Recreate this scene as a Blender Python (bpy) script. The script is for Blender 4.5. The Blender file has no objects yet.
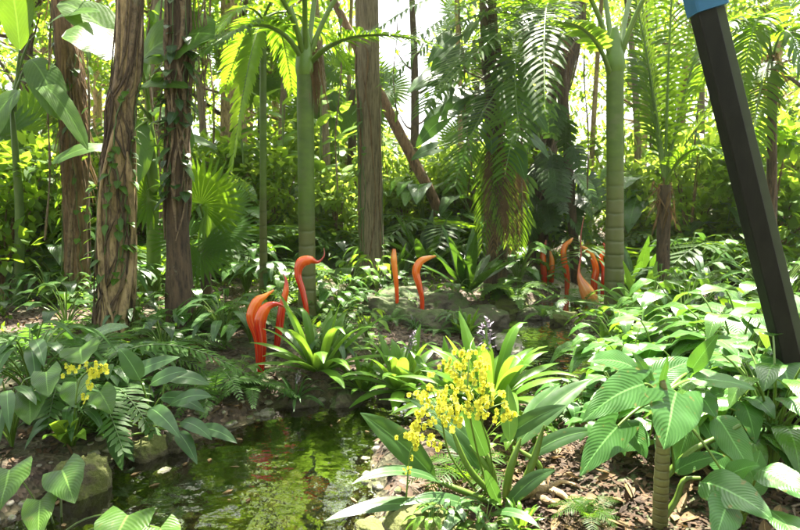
import bpy, math, random
import numpy as np
from mathutils import Vector
R = math.radians
PI = math.pi
rs = np.random.RandomState(7)
random.seed(7)

# ------------------------------------------------------------------ scene, camera, world, sun
scene = bpy.context.scene
C = bpy.data.collections.new('garden'); scene.collection.children.link(C)
PITCH = R(7.0); FPX = 620.0; EYE = 1.7
cam_d = bpy.data.cameras.new('camera'); cam = bpy.data.objects.new('camera', cam_d); C.objects.link(cam)
cam.location = (0, 0, EYE); cam.rotation_euler = (R(90) - PITCH, 0, 0)
cam_d.sensor_width = 36; cam_d.lens = 36 * FPX / 800; cam_d.clip_end = 1200; cam_d.clip_start = 0.05
scene.camera = cam
cam_d.dof.use_dof = True; cam_d.dof.focus_distance = 3.9; cam_d.dof.aperture_fstop = 3.5
SUN_EL, SUN_AZ = R(65), R(12)          # azimuth measured from straight ahead towards the right
w = bpy.data.worlds.new('World'); scene.world = w; w.use_nodes = True
nt = w.node_tree; nt.nodes.clear()
sky = nt.nodes.new('ShaderNodeTexSky'); sky.sky_type = 'NISHITA'; sky.sun_disc = False
sky.sun_elevation = SUN_EL; sky.sun_rotation = SUN_AZ; sky.air_density = 1.0; sky.dust_density = 3.0
bg = nt.nodes.new('ShaderNodeBackground'); bg.inputs[1].default_value = 0.08
ow = nt.nodes.new('ShaderNodeOutputWorld')
hs = nt.nodes.new('ShaderNodeHueSaturation'); hs.inputs['Saturation'].default_value = .3   # humid, cloud-whitened sky
nt.links.new(sky.outputs[0], hs.inputs['Color']); nt.links.new(hs.outputs[0], bg.inputs[0]); nt.links.new(bg.outputs[0], ow.inputs[0])
sl = bpy.data.lights.new('sun', 'SUN'); sl.energy = 5.0; sl.angle = R(0.5); sl.color = (1, .93, .80)
so = bpy.data.objects.new('sun', sl); C.objects.link(so)
sdir = Vector((math.sin(SUN_AZ) * math.cos(SUN_EL), math.cos(SUN_AZ) * math.cos(SUN_EL), math.sin(SUN_EL)))
so.rotation_euler = sdir.to_track_quat('Z', 'Y').to_euler(); so.location = (0, 0, 30)
vs = scene.view_settings; vs.view_transform = 'Standard'; vs.look = 'None'; vs.gamma = 1; vs.use_curve_mapping = False
vs.exposure = 3.0
cy = scene.cycles
cy.max_bounces = 7; cy.diffuse_bounces = 4; cy.glossy_bounces = 2; cy.transmission_bounces = 4
cy.transparent_max_bounces = 6; cy.caustics_reflective = False; cy.caustics_refractive = False
cy.sample_clamp_indirect = 6; cy.use_denoising = True
try: cy.denoiser = 'OPENIMAGEDENOISE'
except Exception: pass

# ------------------------------------------------------------------ pixels of the 800 x 530 photograph -> world
def ray(px, py):
    xc, yc = (px - 400) / FPX, (265 - py) / FPX
    cp, sp = math.cos(PITCH), math.sin(PITCH)
    return np.array([xc, cp + yc * sp, -sp + yc * cp])
def P(px, py, d):
    r = ray(px, py); return np.array([0, 0, EYE]) + r * (d / r[1])
def Z0(px, py, z=0.0):
    r = ray(px, py); return np.array([0, 0, EYE]) + r * ((z - EYE) / r[2])
CREEK = [(Z0(100, 640), 1.2), (Z0(204, 505), .92), (Z0(262, 462), .68), (Z0(310, 428), .52), (Z0(400, 408), .42), (Z0(470, 400), .42), (Z0(552, 372), .66),
         (Z0(538, 345), .58), (Z0(512, 322), .62), (Z0(560, 306), .5), (Z0(640, 292), .6)]
def fbm(x, y, s=1.0):
    v = 0; a = 1.0; f = 1.0 / s
    for k in range(5):
        v = v + a * np.sin(x * f * 1.3 + 1.7 * k + 1.1 * np.sin(y * f * .9 + k)) * np.cos(y * f * 1.1 - 2.3 * k + 1.3 * np.sin(x * f * .8 + 2 * k))
        a *= .5; f *= 2.1
    return v
def sstep(t):
    t = np.clip(t, 0, 1); return t * t * (3 - 2 * t)
def creek_d(x, y):
    best = np.full(np.shape(x), 1e9)
    for (a, ra), (b, rb) in zip(CREEK[:-1], CREEK[1:]):
        dx, dy = b[0] - a[0], b[1] - a[1]
        t = np.clip(((x - a[0]) * dx + (y - a[1]) * dy) / (dx * dx + dy * dy), 0, 1)
        d = np.hypot(x - a[0] - t * dx, y - a[1] - t * dy) - (ra + t * (rb - ra))
        best = np.minimum(best, d)
    return best + .05 * fbm(x, y, .35)
def H(x, y):
    x = np.asarray(x, float); y = np.asarray(y, float)
    d = creek_d(x, y)
    h = np.where(d < 0, -.34 * sstep(-d / .3), .11 * sstep(d / .10) + .16 * sstep((d - .1) / 1.3))
    land = sstep(d / .6)
    h = h + land * (.05 * fbm(x, y, 1.1) + .006 * np.clip(y - 6, 0, 60)) + .012 * fbm(x, y, .22)
    h = h + land * .5 * sstep((np.hypot(x, y - 8) - 14) / 40)
    return h
def hz(x, y): return float(H(np.array([x]), np.array([y]))[0])
def G(px, py):
    r = ray(px, py); o = np.array([0, 0, EYE]); t = 1.0
    for _ in range(4000):
        p = o + r * t
        if p[2] <= hz(p[0], p[1]) or t > 80: return p
        t += max(.004, (p[2] - hz(p[0], p[1])) * .35)
    return p
def onground(x, y, dz=0): return np.array([x, y, hz(x, y) + dz])
def at(px, d, dz=0):            # ground point at depth d, under picture column px
    x = (px - 400) / FPX * d * 1.0
    return onground(x, d, dz)

# ------------------------------------------------------------------ mesh collector
class Geo:
    def __init__(s): s.V = []; s.F = []; s.U = []; s.R = []; s.n = 0
    def add(s, V, F, U=None, rnd=None):
        V = np.asarray(V, float).reshape(-1, 3); F = np.asarray(F, int).reshape(-1, 4)
        s.V.append(V); s.F.append(F + s.n)
        s.U.append(np.zeros((len(V), 2)) if U is None else np.asarray(U, float).reshape(-1, 2))
        s.R.append(np.full(len(V), rs.rand()) if rnd is None else np.broadcast_to(np.asarray(rnd, float), (len(V),)))
        s.n += len(V)
    def build(s, name, mat, parent=None, origin=None):
        me = bpy.data.meshes.new(name)
        V = np.concatenate(s.V); F = np.concatenate(s.F); U = np.concatenate(s.U); Rn = np.concatenate(s.R)
        if origin is not None: V = V - np.asarray(origin)
        tri = F[:, 2] == F[:, 3]
        me.vertices.add(len(V)); me.vertices.foreach_set('co', V.astype(np.float32).ravel())
        cnt = np.where(tri, 3, 4); st = np.concatenate([[0], np.cumsum(cnt)[:-1]])
        keep = np.ones(F.shape, bool); keep[tri, 3] = False
        idx = F[keep]
        me.loops.add(len(idx)); me.loops.foreach_set('vertex_index', idx.astype(np.int32))
        me.polygons.add(len(F)); me.polygons.foreach_set('loop_start', st.astype(np.int32))
        me.update(calc_edges=True)
        uv = me.uv_layers.new(name='UVMap'); uv.data.foreach_set('uv', U[idx].astype(np.float32).ravel())
        a = me.attributes.new('rnd', 'FLOAT', 'POINT'); a.data.foreach_set('value', Rn.astype(np.float32))
        me.polygons.foreach_set('use_smooth', np.ones(len(F), bool))
        me.materials.append(mat)
        o = bpy.data.objects.new(name, me); C.objects.link(o)
        if parent is not None: o.parent = parent
        return o
def nrm(a): return a / np.maximum(np.linalg.norm(a, axis=-1, keepdims=True), 1e-9)
PROF = {
    'lance': lambda t: np.sin(PI * t ** .8) ** .85 * .97 + .03,
    'ovate': lambda t: np.sin(PI * t ** .62) ** .8 * .97 + .03,
    'heart': lambda t: np.clip(np.sin(PI * (t * .93 + .07) ** .5) ** .75, 0.02, 1),
    'strap': lambda t: np.clip((1 - t) * 3.2, 0.03, 1) ** .6 * (.75 + .25 * np.sin(PI * t)),
    'grass': lambda t: np.clip(1 - t, .04, 1) ** .7,
    'paddle': lambda t: (np.sin(PI * np.clip(t, 0, 1) ** 1.1) ** .5) * .96 + .04,
    'leaflet': lambda t: np.clip(np.sin(PI * (.12 + .88 * t)) ** .7, .03, 1),
    'petal': lambda t: np.sin(PI * (.06 + .9 * t ** 1.4)) ** .7,
}
def ribbons(g, B, D, S, L, W, droop=.5, prof='lance', n=3, us=(-1, 1), fold=0., ripple=0., rnd=None):
    """N leaf blades at once: base B, direction D, width direction S, length L, half width W."""
    B = np.atleast_2d(B); N = len(B)
    D = nrm(np.broadcast_to(np.atleast_2d(D), (N, 3))); S = np.broadcast_to(np.atleast_2d(S), (N, 3))
    L = np.broadcast_to(L, (N,)); W = np.broadcast_to(W, (N,)); droop = np.broadcast_to(droop, (N,))
    t = np.linspace(0, 1, n + 1); wt = PROF[prof](t); us = np.array(us, float); nc = len(us)
    dirs = []; pos = [B]
    for i in range(n + 1):
        d = D.copy(); d[:, 2] -= droop * t[i] ** 1.2 * 1.6; d = nrm(d); dirs.append(d)
        if i: pos.append(pos[-1] + nrm(dirs[-1] + dirs[-2]) * (L / n)[:, None])
    V = np.empty((N, n + 1, nc, 3)); ph = rs.rand(N) * 6.28
    for i in range(n + 1):
        s = nrm(S - dirs[i] * np.sum(S * dirs[i], -1, keepdims=True)); nn = np.cross(s, dirs[i])
        hw = (W * wt[i])[:, None, None]
        off = np.abs(us)[None, :, None] * fold * hw
        if ripple: off = off + (ripple * np.sin(ph + t[i] * 13)[:, None] * (us ** 2 * np.sign(us + .01))[None, :] * W[:, None])[:, :, None]
        V[:, i] = pos[i][:, None] + s[:, None] * us[None, :, None] * hw + nn[:, None] * off
    base = (np.arange(N) * (n + 1) * nc)[:, None, None]
    ii = np.arange(n)[None, :, None]; jj = np.arange(nc - 1)[None, None, :]
    a = base + ii * nc + jj
    F = np.stack([a, a + 1, a + nc + 1, a + nc], -1).reshape(-1, 4)
    U = np.empty((N, n + 1, nc, 2)); U[..., 0] = ((us + 1) / 2)[None, None]; U[..., 1] = t[None, :, None]
    r = rs.rand(N) if rnd is None else np.broadcast_to(rnd, (N,))
    g.add(V, F, U, np.repeat(r, (n + 1) * nc))
    return pos[-1]
def curve(pts, n=12):
    p = [np.asarray(q, float) for q in pts]
    if len(p) == 2: return np.array([p[0] + (p[1] - p[0]) * t for t in np.linspace(0, 1, n)])
    p = [2 * p[0] - p[1]] + p + [2 * p[-1] - p[-2]]; out = []
    m = len(p) - 3
    for q in np.linspace(0, m - 1e-6, n):
        i = int(q); t = q - i; a, b, c, d = p[i:i + 4]
        out.append(.5 * ((2 * b) + (-a + c) * t + (2 * a - 5 * b + 4 * c - d) * t * t + (-a + 3 * b - 3 * c + d) * t ** 3))
    return np.array(out)
def tube(g, pts, rad, ns=8, cap=True, lump=0., rnd=None):
    pts = np.asarray(pts, float); n = len(pts); rad = np.broadcast_to(rad, (n,)) if np.ndim(rad) <= 1 and len(np.atleast_1d(rad)) in (1, n) else np.interp(np.linspace(0, 1, n), np.linspace(0, 1, len(rad)), rad)
    T = nrm(np.gradient(pts, axis=0)); ref = np.array([0, 0, 1.]) if abs(T[0][2]) < .9 else np.array([1., 0, 0])
    X = nrm(np.cross(T[0], ref)); V = []
    th = np.linspace(0, 2 * PI, ns + 1); ph = rs.rand(3) * 6
    for i in range(n):
        X = nrm(X - T[i] * np.dot(X, T[i])); Y = np.cross(T[i], X)
        r = rad[i] * (1 + lump * (np.sin(th * 2 + ph[0] + i * .35) * .5 + np.sin(th * 3 + ph[1] + i * .8) * .35 + np.sin(th * 5 + ph[2]) * .3 * np.sin(i * 1.3)))
        V.append(pts[i] + (np.cos(th) * r)[:, None] * X + (np.sin(th) * r)[:, None] * Y)
    V = np.array(V); m = ns + 1
    a = (np.arange(n - 1) * m)[:, None] + np.arange(ns)[None]
    F = np.stack([a, a + 1, a + m + 1, a + m], -1).reshape(-1, 4)
    U = np.empty((n, m, 2)); U[..., 0] = (th / (2 * PI))[None]; U[..., 1] = np.linspace(0, 1, n)[:, None]
    r = rs.rand() if rnd is None else rnd
    g.add(V.reshape(-1, 3), F, U, r)
    if cap:
        for e in (0, n - 1):
            c = np.vstack([V[e], pts[e:e + 1]]); k = len(c) - 1
            f = [[j, j + 1, k, k] for j in range(ns)] if e else [[j + 1, j, k, k] for j in range(ns)]
            g.add(c, f, np.full((len(c), 2), [.5, float(e > 0)]), r)
def bigleaf(g, p0, p1, p2, W, face, prof='ovate', n=12, nc=7, fold=.18, ripple=.05, rnd=None):
    """one large blade: base p0, control p1, tip p2, half width W, upper face towards `face`"""
    t = np.linspace(0, 1, n + 1)[:, None]
    p0, p1, p2 = map(lambda q: np.asarray(q, float), (p0, p1, p2))
    sp = (1 - t) ** 2 * p0 + 2 * t * (1 - t) * p1 + t ** 2 * p2
    T = nrm(np.gradient(sp, axis=0)); face = nrm(np.asarray(face, float))
    S = nrm(np.cross(T, face)); N = nrm(np.cross(S, T))
    us = np.linspace(-1, 1, nc); wt = PROF[prof](t[:, 0]); ph = rs.rand() * 6
    V = sp[:, None] + S[:, None] * (us[None, :] * (W * wt)[:, None])[..., None]
    off = np.abs(us)[None] * fold * (W * wt)[:, None] - (us ** 2)[None] * fold * .7 * (W * wt)[:, None]
    off = off + ripple * W * np.sin(ph + t * 17 + us[None] * 2) * (us ** 2)[None] + .03 * W * np.sin(t * 9 + ph)
    if prof == 'heart':    # the two lobes run back past the stalk
        back = np.clip(1 - t * 6, 0, 1) * (np.abs(us)[None] > .3) * .28 * np.linalg.norm(p2 - p0)
        V = V - T[:, None] * (back * np.abs(us)[None])[..., None]
    V = V + N[:, None] * off[..., None]
    a = (np.arange(n) * nc)[:, None] + np.arange(nc - 1)[None]
    F = np.stack([a, a + 1, a + nc + 1, a + nc], -1).reshape(-1, 4)
    U = np.empty((n + 1, nc, 2)); U[..., 0] = ((us + 1) / 2)[None]; U[..., 1] = t
    g.add(V.reshape(-1, 3), F, U, rnd)

# ------------------------------------------------------------------ materials
def newmat(name):
    m = bpy.data.materials.new(name); m.use_nodes = True; n = m.node_tree; n.nodes.clear()
    out = n.nodes.new('ShaderNodeOutputMaterial'); return m, n, out
def lk(n, a, b): n.links.new(a, b)
def mth(n, op, a, b=None, c=None, clamp=False):
    x = n.nodes.new('ShaderNodeMath'); x.operation = op; x.use_clamp = clamp
    for i, v in enumerate((a, b, c)):
        if v is None: continue
        if hasattr(v, 'links'): lk(n, v, x.inputs[i])
        else: x.inputs[i].default_value = v
    return x.outputs[0]
def mixc(n, f, a, b):
    x = n.nodes.new('ShaderNodeMix'); x.data_type = 'RGBA'
    if hasattr(f, 'links'): lk(n, f, x.inputs[0])
    else: x.inputs[0].default_value = f
    for i, v in ((6, a), (7, b)):
        if hasattr(v, 'links'): lk(n, v, x.inputs[i])
        else: x.inputs[i].default_value = (*v, 1)
    return x.outputs[2]
def noise(n, scale, detail=3, vec=None, rough=.55):
    x = n.nodes.new('ShaderNodeTexNoise'); x.inputs['Scale'].default_value = scale; x.inputs['Detail'].default_value = detail
    x.inputs['Roughness'].default_value = rough
    if vec is not None: lk(n, vec, x.inputs['Vector'])
    return x.outputs[0]
def objco(n, sc=(1, 1, 1)):
    tc = n.nodes.new('ShaderNodeTexCoord'); mp = n.nodes.new('ShaderNodeMapping'); mp.inputs['Scale'].default_value = sc
    lk(n, tc.outputs['Object'], mp.inputs[0]); return mp.outputs[0]
def ramp(n, f, stops):
    x = n.nodes.new('ShaderNodeValToRGB'); e = x.color_ramp.elements
    while len(e) < len(stops): e.new(.5)
    for i, (p, c) in enumerate(stops): e[i].position = p; e[i].color = (*c, 1)
    lk(n, f, x.inputs[0]); return x.outputs[0]
def leafmat(name, a, b, tr, rough=.38, vein=0, veinstr=.3, trans=.4, slope=.35, midrib=.35, spec=.3, wear=.25):
    m, n, out = newmat(name)
    at_ = n.nodes.new('ShaderNodeAttribute'); at_.attribute_name = 'rnd'
    uvn = n.nodes.new('ShaderNodeUVMap'); uvn.uv_map = 'UVMap'
    sep = n.nodes.new('ShaderNodeSeparateXYZ'); lk(n, uvn.outputs[0], sep.inputs[0])
    au = mth(n, 'ABSOLUTE', mth(n, 'MULTIPLY_ADD', sep.outputs[0], 2.0, -1.0))
    col = mixc(n, at_.outputs['Fac'], a, b)
    nz = noise(n, 9, 3, objco(n))
    dark = tuple(c * .62 for c in a)
    col = mixc(n, mth(n, 'MULTIPLY', mth(n, 'GREATER_THAN', nz, .56), .0), col, dark)
    col = mixc(n, mth(n, 'MULTIPLY_ADD', nz, 1.6, -.45, True), dark, col)
    pr = n.nodes.new('ShaderNodeBsdfPrincipled')
    if midrib:
        mr = mth(n, 'MULTIPLY', mth(n, 'LESS_THAN', au, .045), midrib)
        col = mixc(n, mr, col, tuple(min(1, c * 2.2 + .06) for c in b))
    if vein:
        vp = mth(n, 'MULTIPLY_ADD', noise(n, 14, 2, objco(n)), .045, mth(n, 'MULTIPLY_ADD', mth(n, 'POWER', au, 1.3), -slope, sep.outputs[1]))
        s = mth(n, 'SINE', mth(n, 'MULTIPLY', vp, mth(n, 'MULTIPLY_ADD', at_.outputs['Fac'], vein * 2.2, vein * 5.6)))
        sv = mth(n, 'MULTIPLY_ADD', s, .5, .5)
        vv = mth(n, 'POWER', sv, 5.0)
        col = mixc(n, mth(n, 'MULTIPLY', vv, veinstr), col, tuple(min(1, c * 1.9 + .03) for c in b))
        bp = n.nodes.new('ShaderNodeBump'); bp.inputs['Strength'].default_value = .26; bp.inputs['Distance'].default_value = .0035
        lk(n, sv, bp.inputs['Height']); lk(n, bp.outputs[0], pr.inputs['Normal'])
    if wear:
        e = noise(n, 26, 4, objco(n))
        wf = mth(n, 'MULTIPLY', mth(n, 'GREATER_THAN', mth(n, 'MULTIPLY_ADD', au, .09, e), .71), wear)
        col = mixc(n, wf, col, (.16, .11, .03))
    lk(n, col, pr.inputs['Base Color'])
    rr = mth(n, 'MULTIPLY_ADD', noise(n, 30, 2, objco(n)), .25, rough - .12)
    lk(n, rr, pr.inputs['Roughness']); pr.inputs['Specular IOR Level'].default_value = spec
    tl = n.nodes.new('ShaderNodeBsdfTranslucent')
    tcol = mixc(n, .5, col, tr); tcol = mixc(n, mth(n, 'MULTIPLY', at_.outputs['Fac'], .5), tcol, tr)
    lk(n, tcol, tl.inputs[0])
    mx = n.nodes.new('ShaderNodeMixShader'); mx.inputs[0].default_value = trans
    lk(n, pr.outputs[0], mx.inputs[1]); lk(n, tl.outputs[0], mx.inputs[2]); lk(n, mx.outputs[0], out.inputs[0])
    return m
def barkmat(name, a, b, sc=(14, 14, 2.2), rings=0, young=None, moss=None, bump=.03, rough=.9, mossamt=.5, lichen=True):
    m, n, out = newmat(name); co = objco(n, sc)
    nz = noise(n, 1.0, 8, co, .65); col = ramp(n, nz, [(.3, a), (.62, b)])
    n2 = noise(n, 1.3, 3, objco(n)); col = mixc(n, mth(n, 'MULTIPLY', n2, .55), col, tuple(c * .6 for c in b))
    fine = noise(n, 2.6, 6, co, .7)
    if lichen and not rings: col = mixc(n, mth(n, 'MULTIPLY_ADD', fine, 5.0, -1.7, True), tuple(c * .4 for c in a), col)
    if not rings and lichen: col = mixc(n, mth(n, 'MULTIPLY', mth(n, 'MULTIPLY_ADD', noise(n, 5.5, 7, objco(n), .75), 9.0, -5.4, True), .55), col, (.26, .27, .19))
    hgt = mth(n, 'MULTIPLY_ADD', fine, .8, nz)
    if rings:
        wv = n.nodes.new('ShaderNodeTexWave'); wv.wave_type = 'BANDS'; wv.bands_direction = 'Z'
        wv.inputs['Scale'].default_value = rings; wv.inputs['Distortion'].default_value = .9; wv.inputs['Detail'].default_value = 2
        wv.inputs['Detail Scale'].default_value = 2.5
        lk(n, objco(n), wv.inputs[0]); wf = mth(n, 'POWER', wv.outputs['Fac'], 9.0)
        uvn = n.nodes.new('ShaderNodeUVMap'); uvn.uv_map = 'UVMap'; sv_ = n.nodes.new('ShaderNodeSeparateXYZ'); lk(n, uvn.outputs[0], sv_.inputs[0])
        old = mth(n, 'MULTIPLY_ADD', mth(n, 'MULTIPLY_ADD', n2, .5, sv_.outputs[1]), -5.0, 3.9, True) if young else 1.0
        wf = mth(n, 'MULTIPLY', wf, mth(n, 'MULTIPLY_ADD', old, .8, .2)) if young else wf
        if young: col = mixc(n, mth(n, 'MULTIPLY', old, .8), col, young)
        col = mixc(n, mth(n, 'MULTIPLY', wf, .35), col, tuple(c * .45 for c in a))
        hgt = mth(n, 'MULTIPLY_ADD', wf, -1.0, nz)
    if moss:
        mf = noise(n, 3.2, 6, objco(n), .65); col = mixc(n, mth(n, 'MULTIPLY', mth(n, 'MULTIPLY_ADD', mf, 7.0, -3.6, True), mossamt), col, moss)
    pr = n.nodes.new('ShaderNodeBsdfPrincipled'); lk(n, col, pr.inputs['Base Color']); pr.inputs['Roughness'].default_value = rough
    bp = n.nodes.new('ShaderNodeBump'); bp.inputs['Strength'].default_value = .9; bp.inputs['Distance'].default_value = bump
    lk(n, hgt, bp.inputs['Height']); lk(n, bp.outputs[0], pr.inputs['Normal']); lk(n, pr.outputs[0], out.inputs[0])
    return m
M = {}
M['bark_tan'] = barkmat('tan palm bark', (.22, .145, .07), (.44, .31, .17), (9, 9, 3))
M['bark_brown'] = barkmat('brown bark', (.08, .045, .025), (.26, .15, .08))
M['bark_grey'] = barkmat('grey brown fibrous bark', (.12, .09, .06), (.29, .215, .15), (26, 26, 1.6), bump=.03)
M['bark_dark'] = barkmat('dark bark', (.035, .022, .014), (.12, .075, .045))
M['root'] = barkmat('strangler root bark', (.09, .06, .04), (.25, .17, .105), (10, 10, 6))
M['palm_green'] = barkmat('green ringed palm stem', (.03, .065, .004), (.085, .145, .007), (3, 3, 5), rings=1.9, moss=(.10, .105, .05), young=(.095, .085, .03), bump=.006, rough=.5, mossamt=.55)
M['palm_shaft'] = barkmat('smooth green crownshaft', (.06, .125, .01), (.11, .20, .016), (3, 3, 3), lichen=False, bump=.002, rough=.38)
M['petiole'] = barkmat('green leaf stalk', (.06, .125, .012), (.12, .20, .025), (8, 8, 3), lichen=False, bump=.001, rough=.4)
M['petiole_dark'] = barkmat('dull green leaf stalk', (.04, .08, .02), (.08, .14, .03), (8, 8, 3), lichen=False, bump=.001, rough=.45)
M['stem_purple'] = barkmat('brown green leafy stem', (.08, .07, .03), (.16, .16, .05), (6, 6, 9), lichen=False, rings=9, bump=.003, rough=.6)
M['dead'] = leafmat('dry brown palm fibre', (.13, .08, .04), (.26, .17, .09), (.25, .15, .06), rough=.85, trans=.2, midrib=0, spec=.1)
M['leaf_mid'] = leafmat('mid green leaf', (.04, .105, .010), (.10, .21, .018), (.30, .52, .02), vein=13, veinstr=.08)
M['leaf_bright'] = leafmat('bright yellow green leaf', (.09, .20, .016), (.17, .31, .03), (.42, .62, .04), vein=9, veinstr=.12, trans=.45)
M['leaf_strap'] = leafmat('bright green strap leaf', (.085, .20, .02), (.15, .30, .035), (.35, .58, .04), rough=.32, trans=.4, midrib=.15)
M['leaf_blue'] = leafmat('waxy blue green leaf', (.04, .105, .026), (.075, .17, .035), (.16, .36, .03), rough=.4, trans=.25, midrib=.5, vein=0, spec=.38)
M['leaf_dark'] = leafmat('dark glossy leaf', (.018, .055, .008), (.045, .11, .014), (.14, .30, .015), rough=.3, vein=12, veinstr=.08, trans=.25, spec=.4)
M['leaf_quilt'] = leafmat('quilted green leaf', (.045, .14, .025), (.08, .20, .038), (.2, .48, .03), rough=.36, vein=15, veinstr=.10, slope=.30, trans=.28, midrib=.5, wear=.6)
M['leaf_gloss'] = leafmat('glossy broad leaf', (.045, .13, .018), (.10, .215, .03), (.26, .5, .03), rough=.27, vein=12, veinstr=.08, trans=.3, spec=.5)
M['fern'] = leafmat('fern green', (.05, .14, .018), (.10, .22, .03), (.2, .42, .04), rough=.5, trans=.4, midrib=0, spec=.3)
M['fern_lime'] = leafmat('lime fern green', (.10, .22, .03), (.16, .30, .05), (.35, .6, .06), rough=.45, trans=.45, midrib=0, spec=.35)
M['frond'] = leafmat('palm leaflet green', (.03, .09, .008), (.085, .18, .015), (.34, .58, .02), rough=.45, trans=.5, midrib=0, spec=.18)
M['frond_sun'] = leafmat('sun-brightened palm leaflet', (.14, .26, .016), (.22, .36, .025), (.6, .85, .05), rough=.4, trans=.6, midrib=0)  # lighter, yellower copy of the frond green, with backlight put into its colour
M['tree_leaf'] = leafmat('tree foliage', (.05, .12, .010), (.13, .24, .018), (.5, .75, .04), rough=.45, trans=.52, midrib=0, wear=0, spec=.2)
M['tree_leaf_dark'] = leafmat('dark tree foliage', (.02, .06, .012), (.05, .12, .02), (.18, .36, .02), rough=.4, trans=.42, midrib=0, wear=0, spec=.2)
M['tree_leaf_lime'] = leafmat('lime tree foliage', (.09, .17, .015), (.18, .28, .03), (.52, .70, .07), rough=.45, trans=.54, midrib=0, wear=0, spec=.2)
def plain(name, col, rough=.5, **kw):
    m, n, out = newmat(name); pr = n.nodes.new('ShaderNodeBsdfPrincipled')
    nz = noise(n, kw.get('scale', 12), 4, objco(n)); c = mixc(n, nz, tuple(x * .72 for x in col), tuple(min(1, x * 1.2) for x in col))
    lk(n, c, pr.inputs['Base Color']); pr.inputs['Roughness'].default_value = rough
    pr.inputs['Metallic'].default_value = kw.get('metal', 0); pr.inputs['Specular IOR Level'].default_value = kw.get('spec', .2); lk(n, pr.outputs[0], out.inputs[0]); return m
M['yellow'] = leafmat('yellow orchid petal', (.80, .76, .04), (.88, .86, .12), (.92, .9, .12), rough=.5, trans=.4, midrib=0, wear=0, spec=.3)
M['brownspot'] = plain('brown flower centre', (.28, .12, .02))
M['lilac'] = plain('lilac bract', (.30, .24, .31), .6)
M['black_steel'] = barkmat('scuffed black painted steel', (.004, .004, .004), (.012, .012, .011), (30, 30, 5), bump=.001, rough=.55, moss=(.05, .05, .04), mossamt=.12, lichen=False); next(n_ for n_ in M['black_steel'].node_tree.nodes if n_.type == 'BSDF_PRINCIPLED').inputs['Specular IOR Level'].default_value = .12
M['grey_steel'] = plain('weathered grey green steel', (.045, .055, .04), .55)
M['blue_steel'] = plain('blue painted steel', (.03, .12, .26), .4)

def glassmat(name, stops, stripe):
    m, n, out = newmat(name)
    uvn = n.nodes.new('ShaderNodeUVMap'); uvn.uv_map = 'UVMap'; sep = n.nodes.new('ShaderNodeSeparateXYZ'); lk(n, uvn.outputs[0], sep.inputs[0])
    col = ramp(n, sep.outputs[1], stops)
    s = mth(n, 'SINE', mth(n, 'MULTIPLY_ADD', sep.outputs[0], 6.283 * 11, mth(n, 'MULTIPLY', sep.outputs[1], 5.0)))
    sf = mth(n, 'MULTIPLY', mth(n, 'POWER', mth(n, 'MULTIPLY_ADD', s, .5, .5), 4.0), .38)
    col = mixc(n, sf, col, stripe)
    pr = n.nodes.new('ShaderNodeBsdfPrincipled'); lk(n, col, pr.inputs['Base Color']); pr.inputs['Roughness'].default_value = .05
    pr.inputs['Coat Weight'].default_value = 1.0; pr.inputs['Coat Roughness'].default_value = .03
    pr.inputs['Subsurface Weight'].default_value = .12; pr.inputs['Subsurface Radius'].default_value = (.06, .02, .01)
    tl = n.nodes.new('ShaderNodeBsdfTranslucent'); lk(n, col, tl.inputs[0])
    mx = n.nodes.new('ShaderNodeMixShader'); mx.inputs[0].default_value = .28
    lk(n, pr.outputs[0], mx.inputs[1]); lk(n, tl.outputs[0], mx.inputs[2]); lk(n, mx.outputs[0], out.inputs[0]); return m
RED, ORG, AMB, DRK = (.52, .006, .006), (.80, .11, .012), (.85, .32, .05), (.22, .008, .015)
M['glass_red'] = glassmat('red orange blown glass', [(0, (.4, .004, .006)), (.35, RED), (.6, (.85, .14, .015)), (.74, RED), (1, DRK)], (.88, .16, .012))
M['glass_orange'] = glassmat('orange blown glass', [(0, (.55, .008, .008)), (.3, (.7, .03, .01)), (.55, (.85, .16, .012)), (.85, (.9, .36, .06)), (1, (.75, .2, .06))], (.9, .4, .05))
M['glass_amber'] = glassmat('striped amber blown glass', [(0, (.62, .2, .05)), (.3, (.75, .3, .1)), (.55, (.7, .12, .05)), (.66, (.5, .01, .05)), (1, (.3, .005, .03))], (.8, .5, .25))

# ------------------------------------------------------------------ tagging
def tag(o, label=None, cat=None, group=None, kind=None):
    for k, v in (('label', label), ('category', cat), ('group', group), ('kind', kind)):
        if v: o[k] = v
    return o
def thing(name, label, cat, loc, group=None, rz=0):
    o = bpy.data.objects.new(name, None); o.empty_display_size = .1; C.objects.link(o)
    o.location = tuple(float(v) for v in loc); o.rotation_euler = (0, 0, rz); return tag(o, label, cat, group)
def copy_tree(o, parent=None):
    c = o.copy(); C.objects.link(c); c.parent = parent
    for ch in list(o.children): copy_tree(ch, c)
    return c
used = set()
def place(proto, loc, rz, s, label, group=None, tilt=0):
    o = proto if proto.name not in used else copy_tree(proto)
    used.add(proto.name)
    o.location = tuple(float(v) for v in loc); o.rotation_euler = (tilt, 0, rz); o.scale = (s, s, s)
    if label: o['label'] = label
    if group: o['group'] = group
    return o

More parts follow.
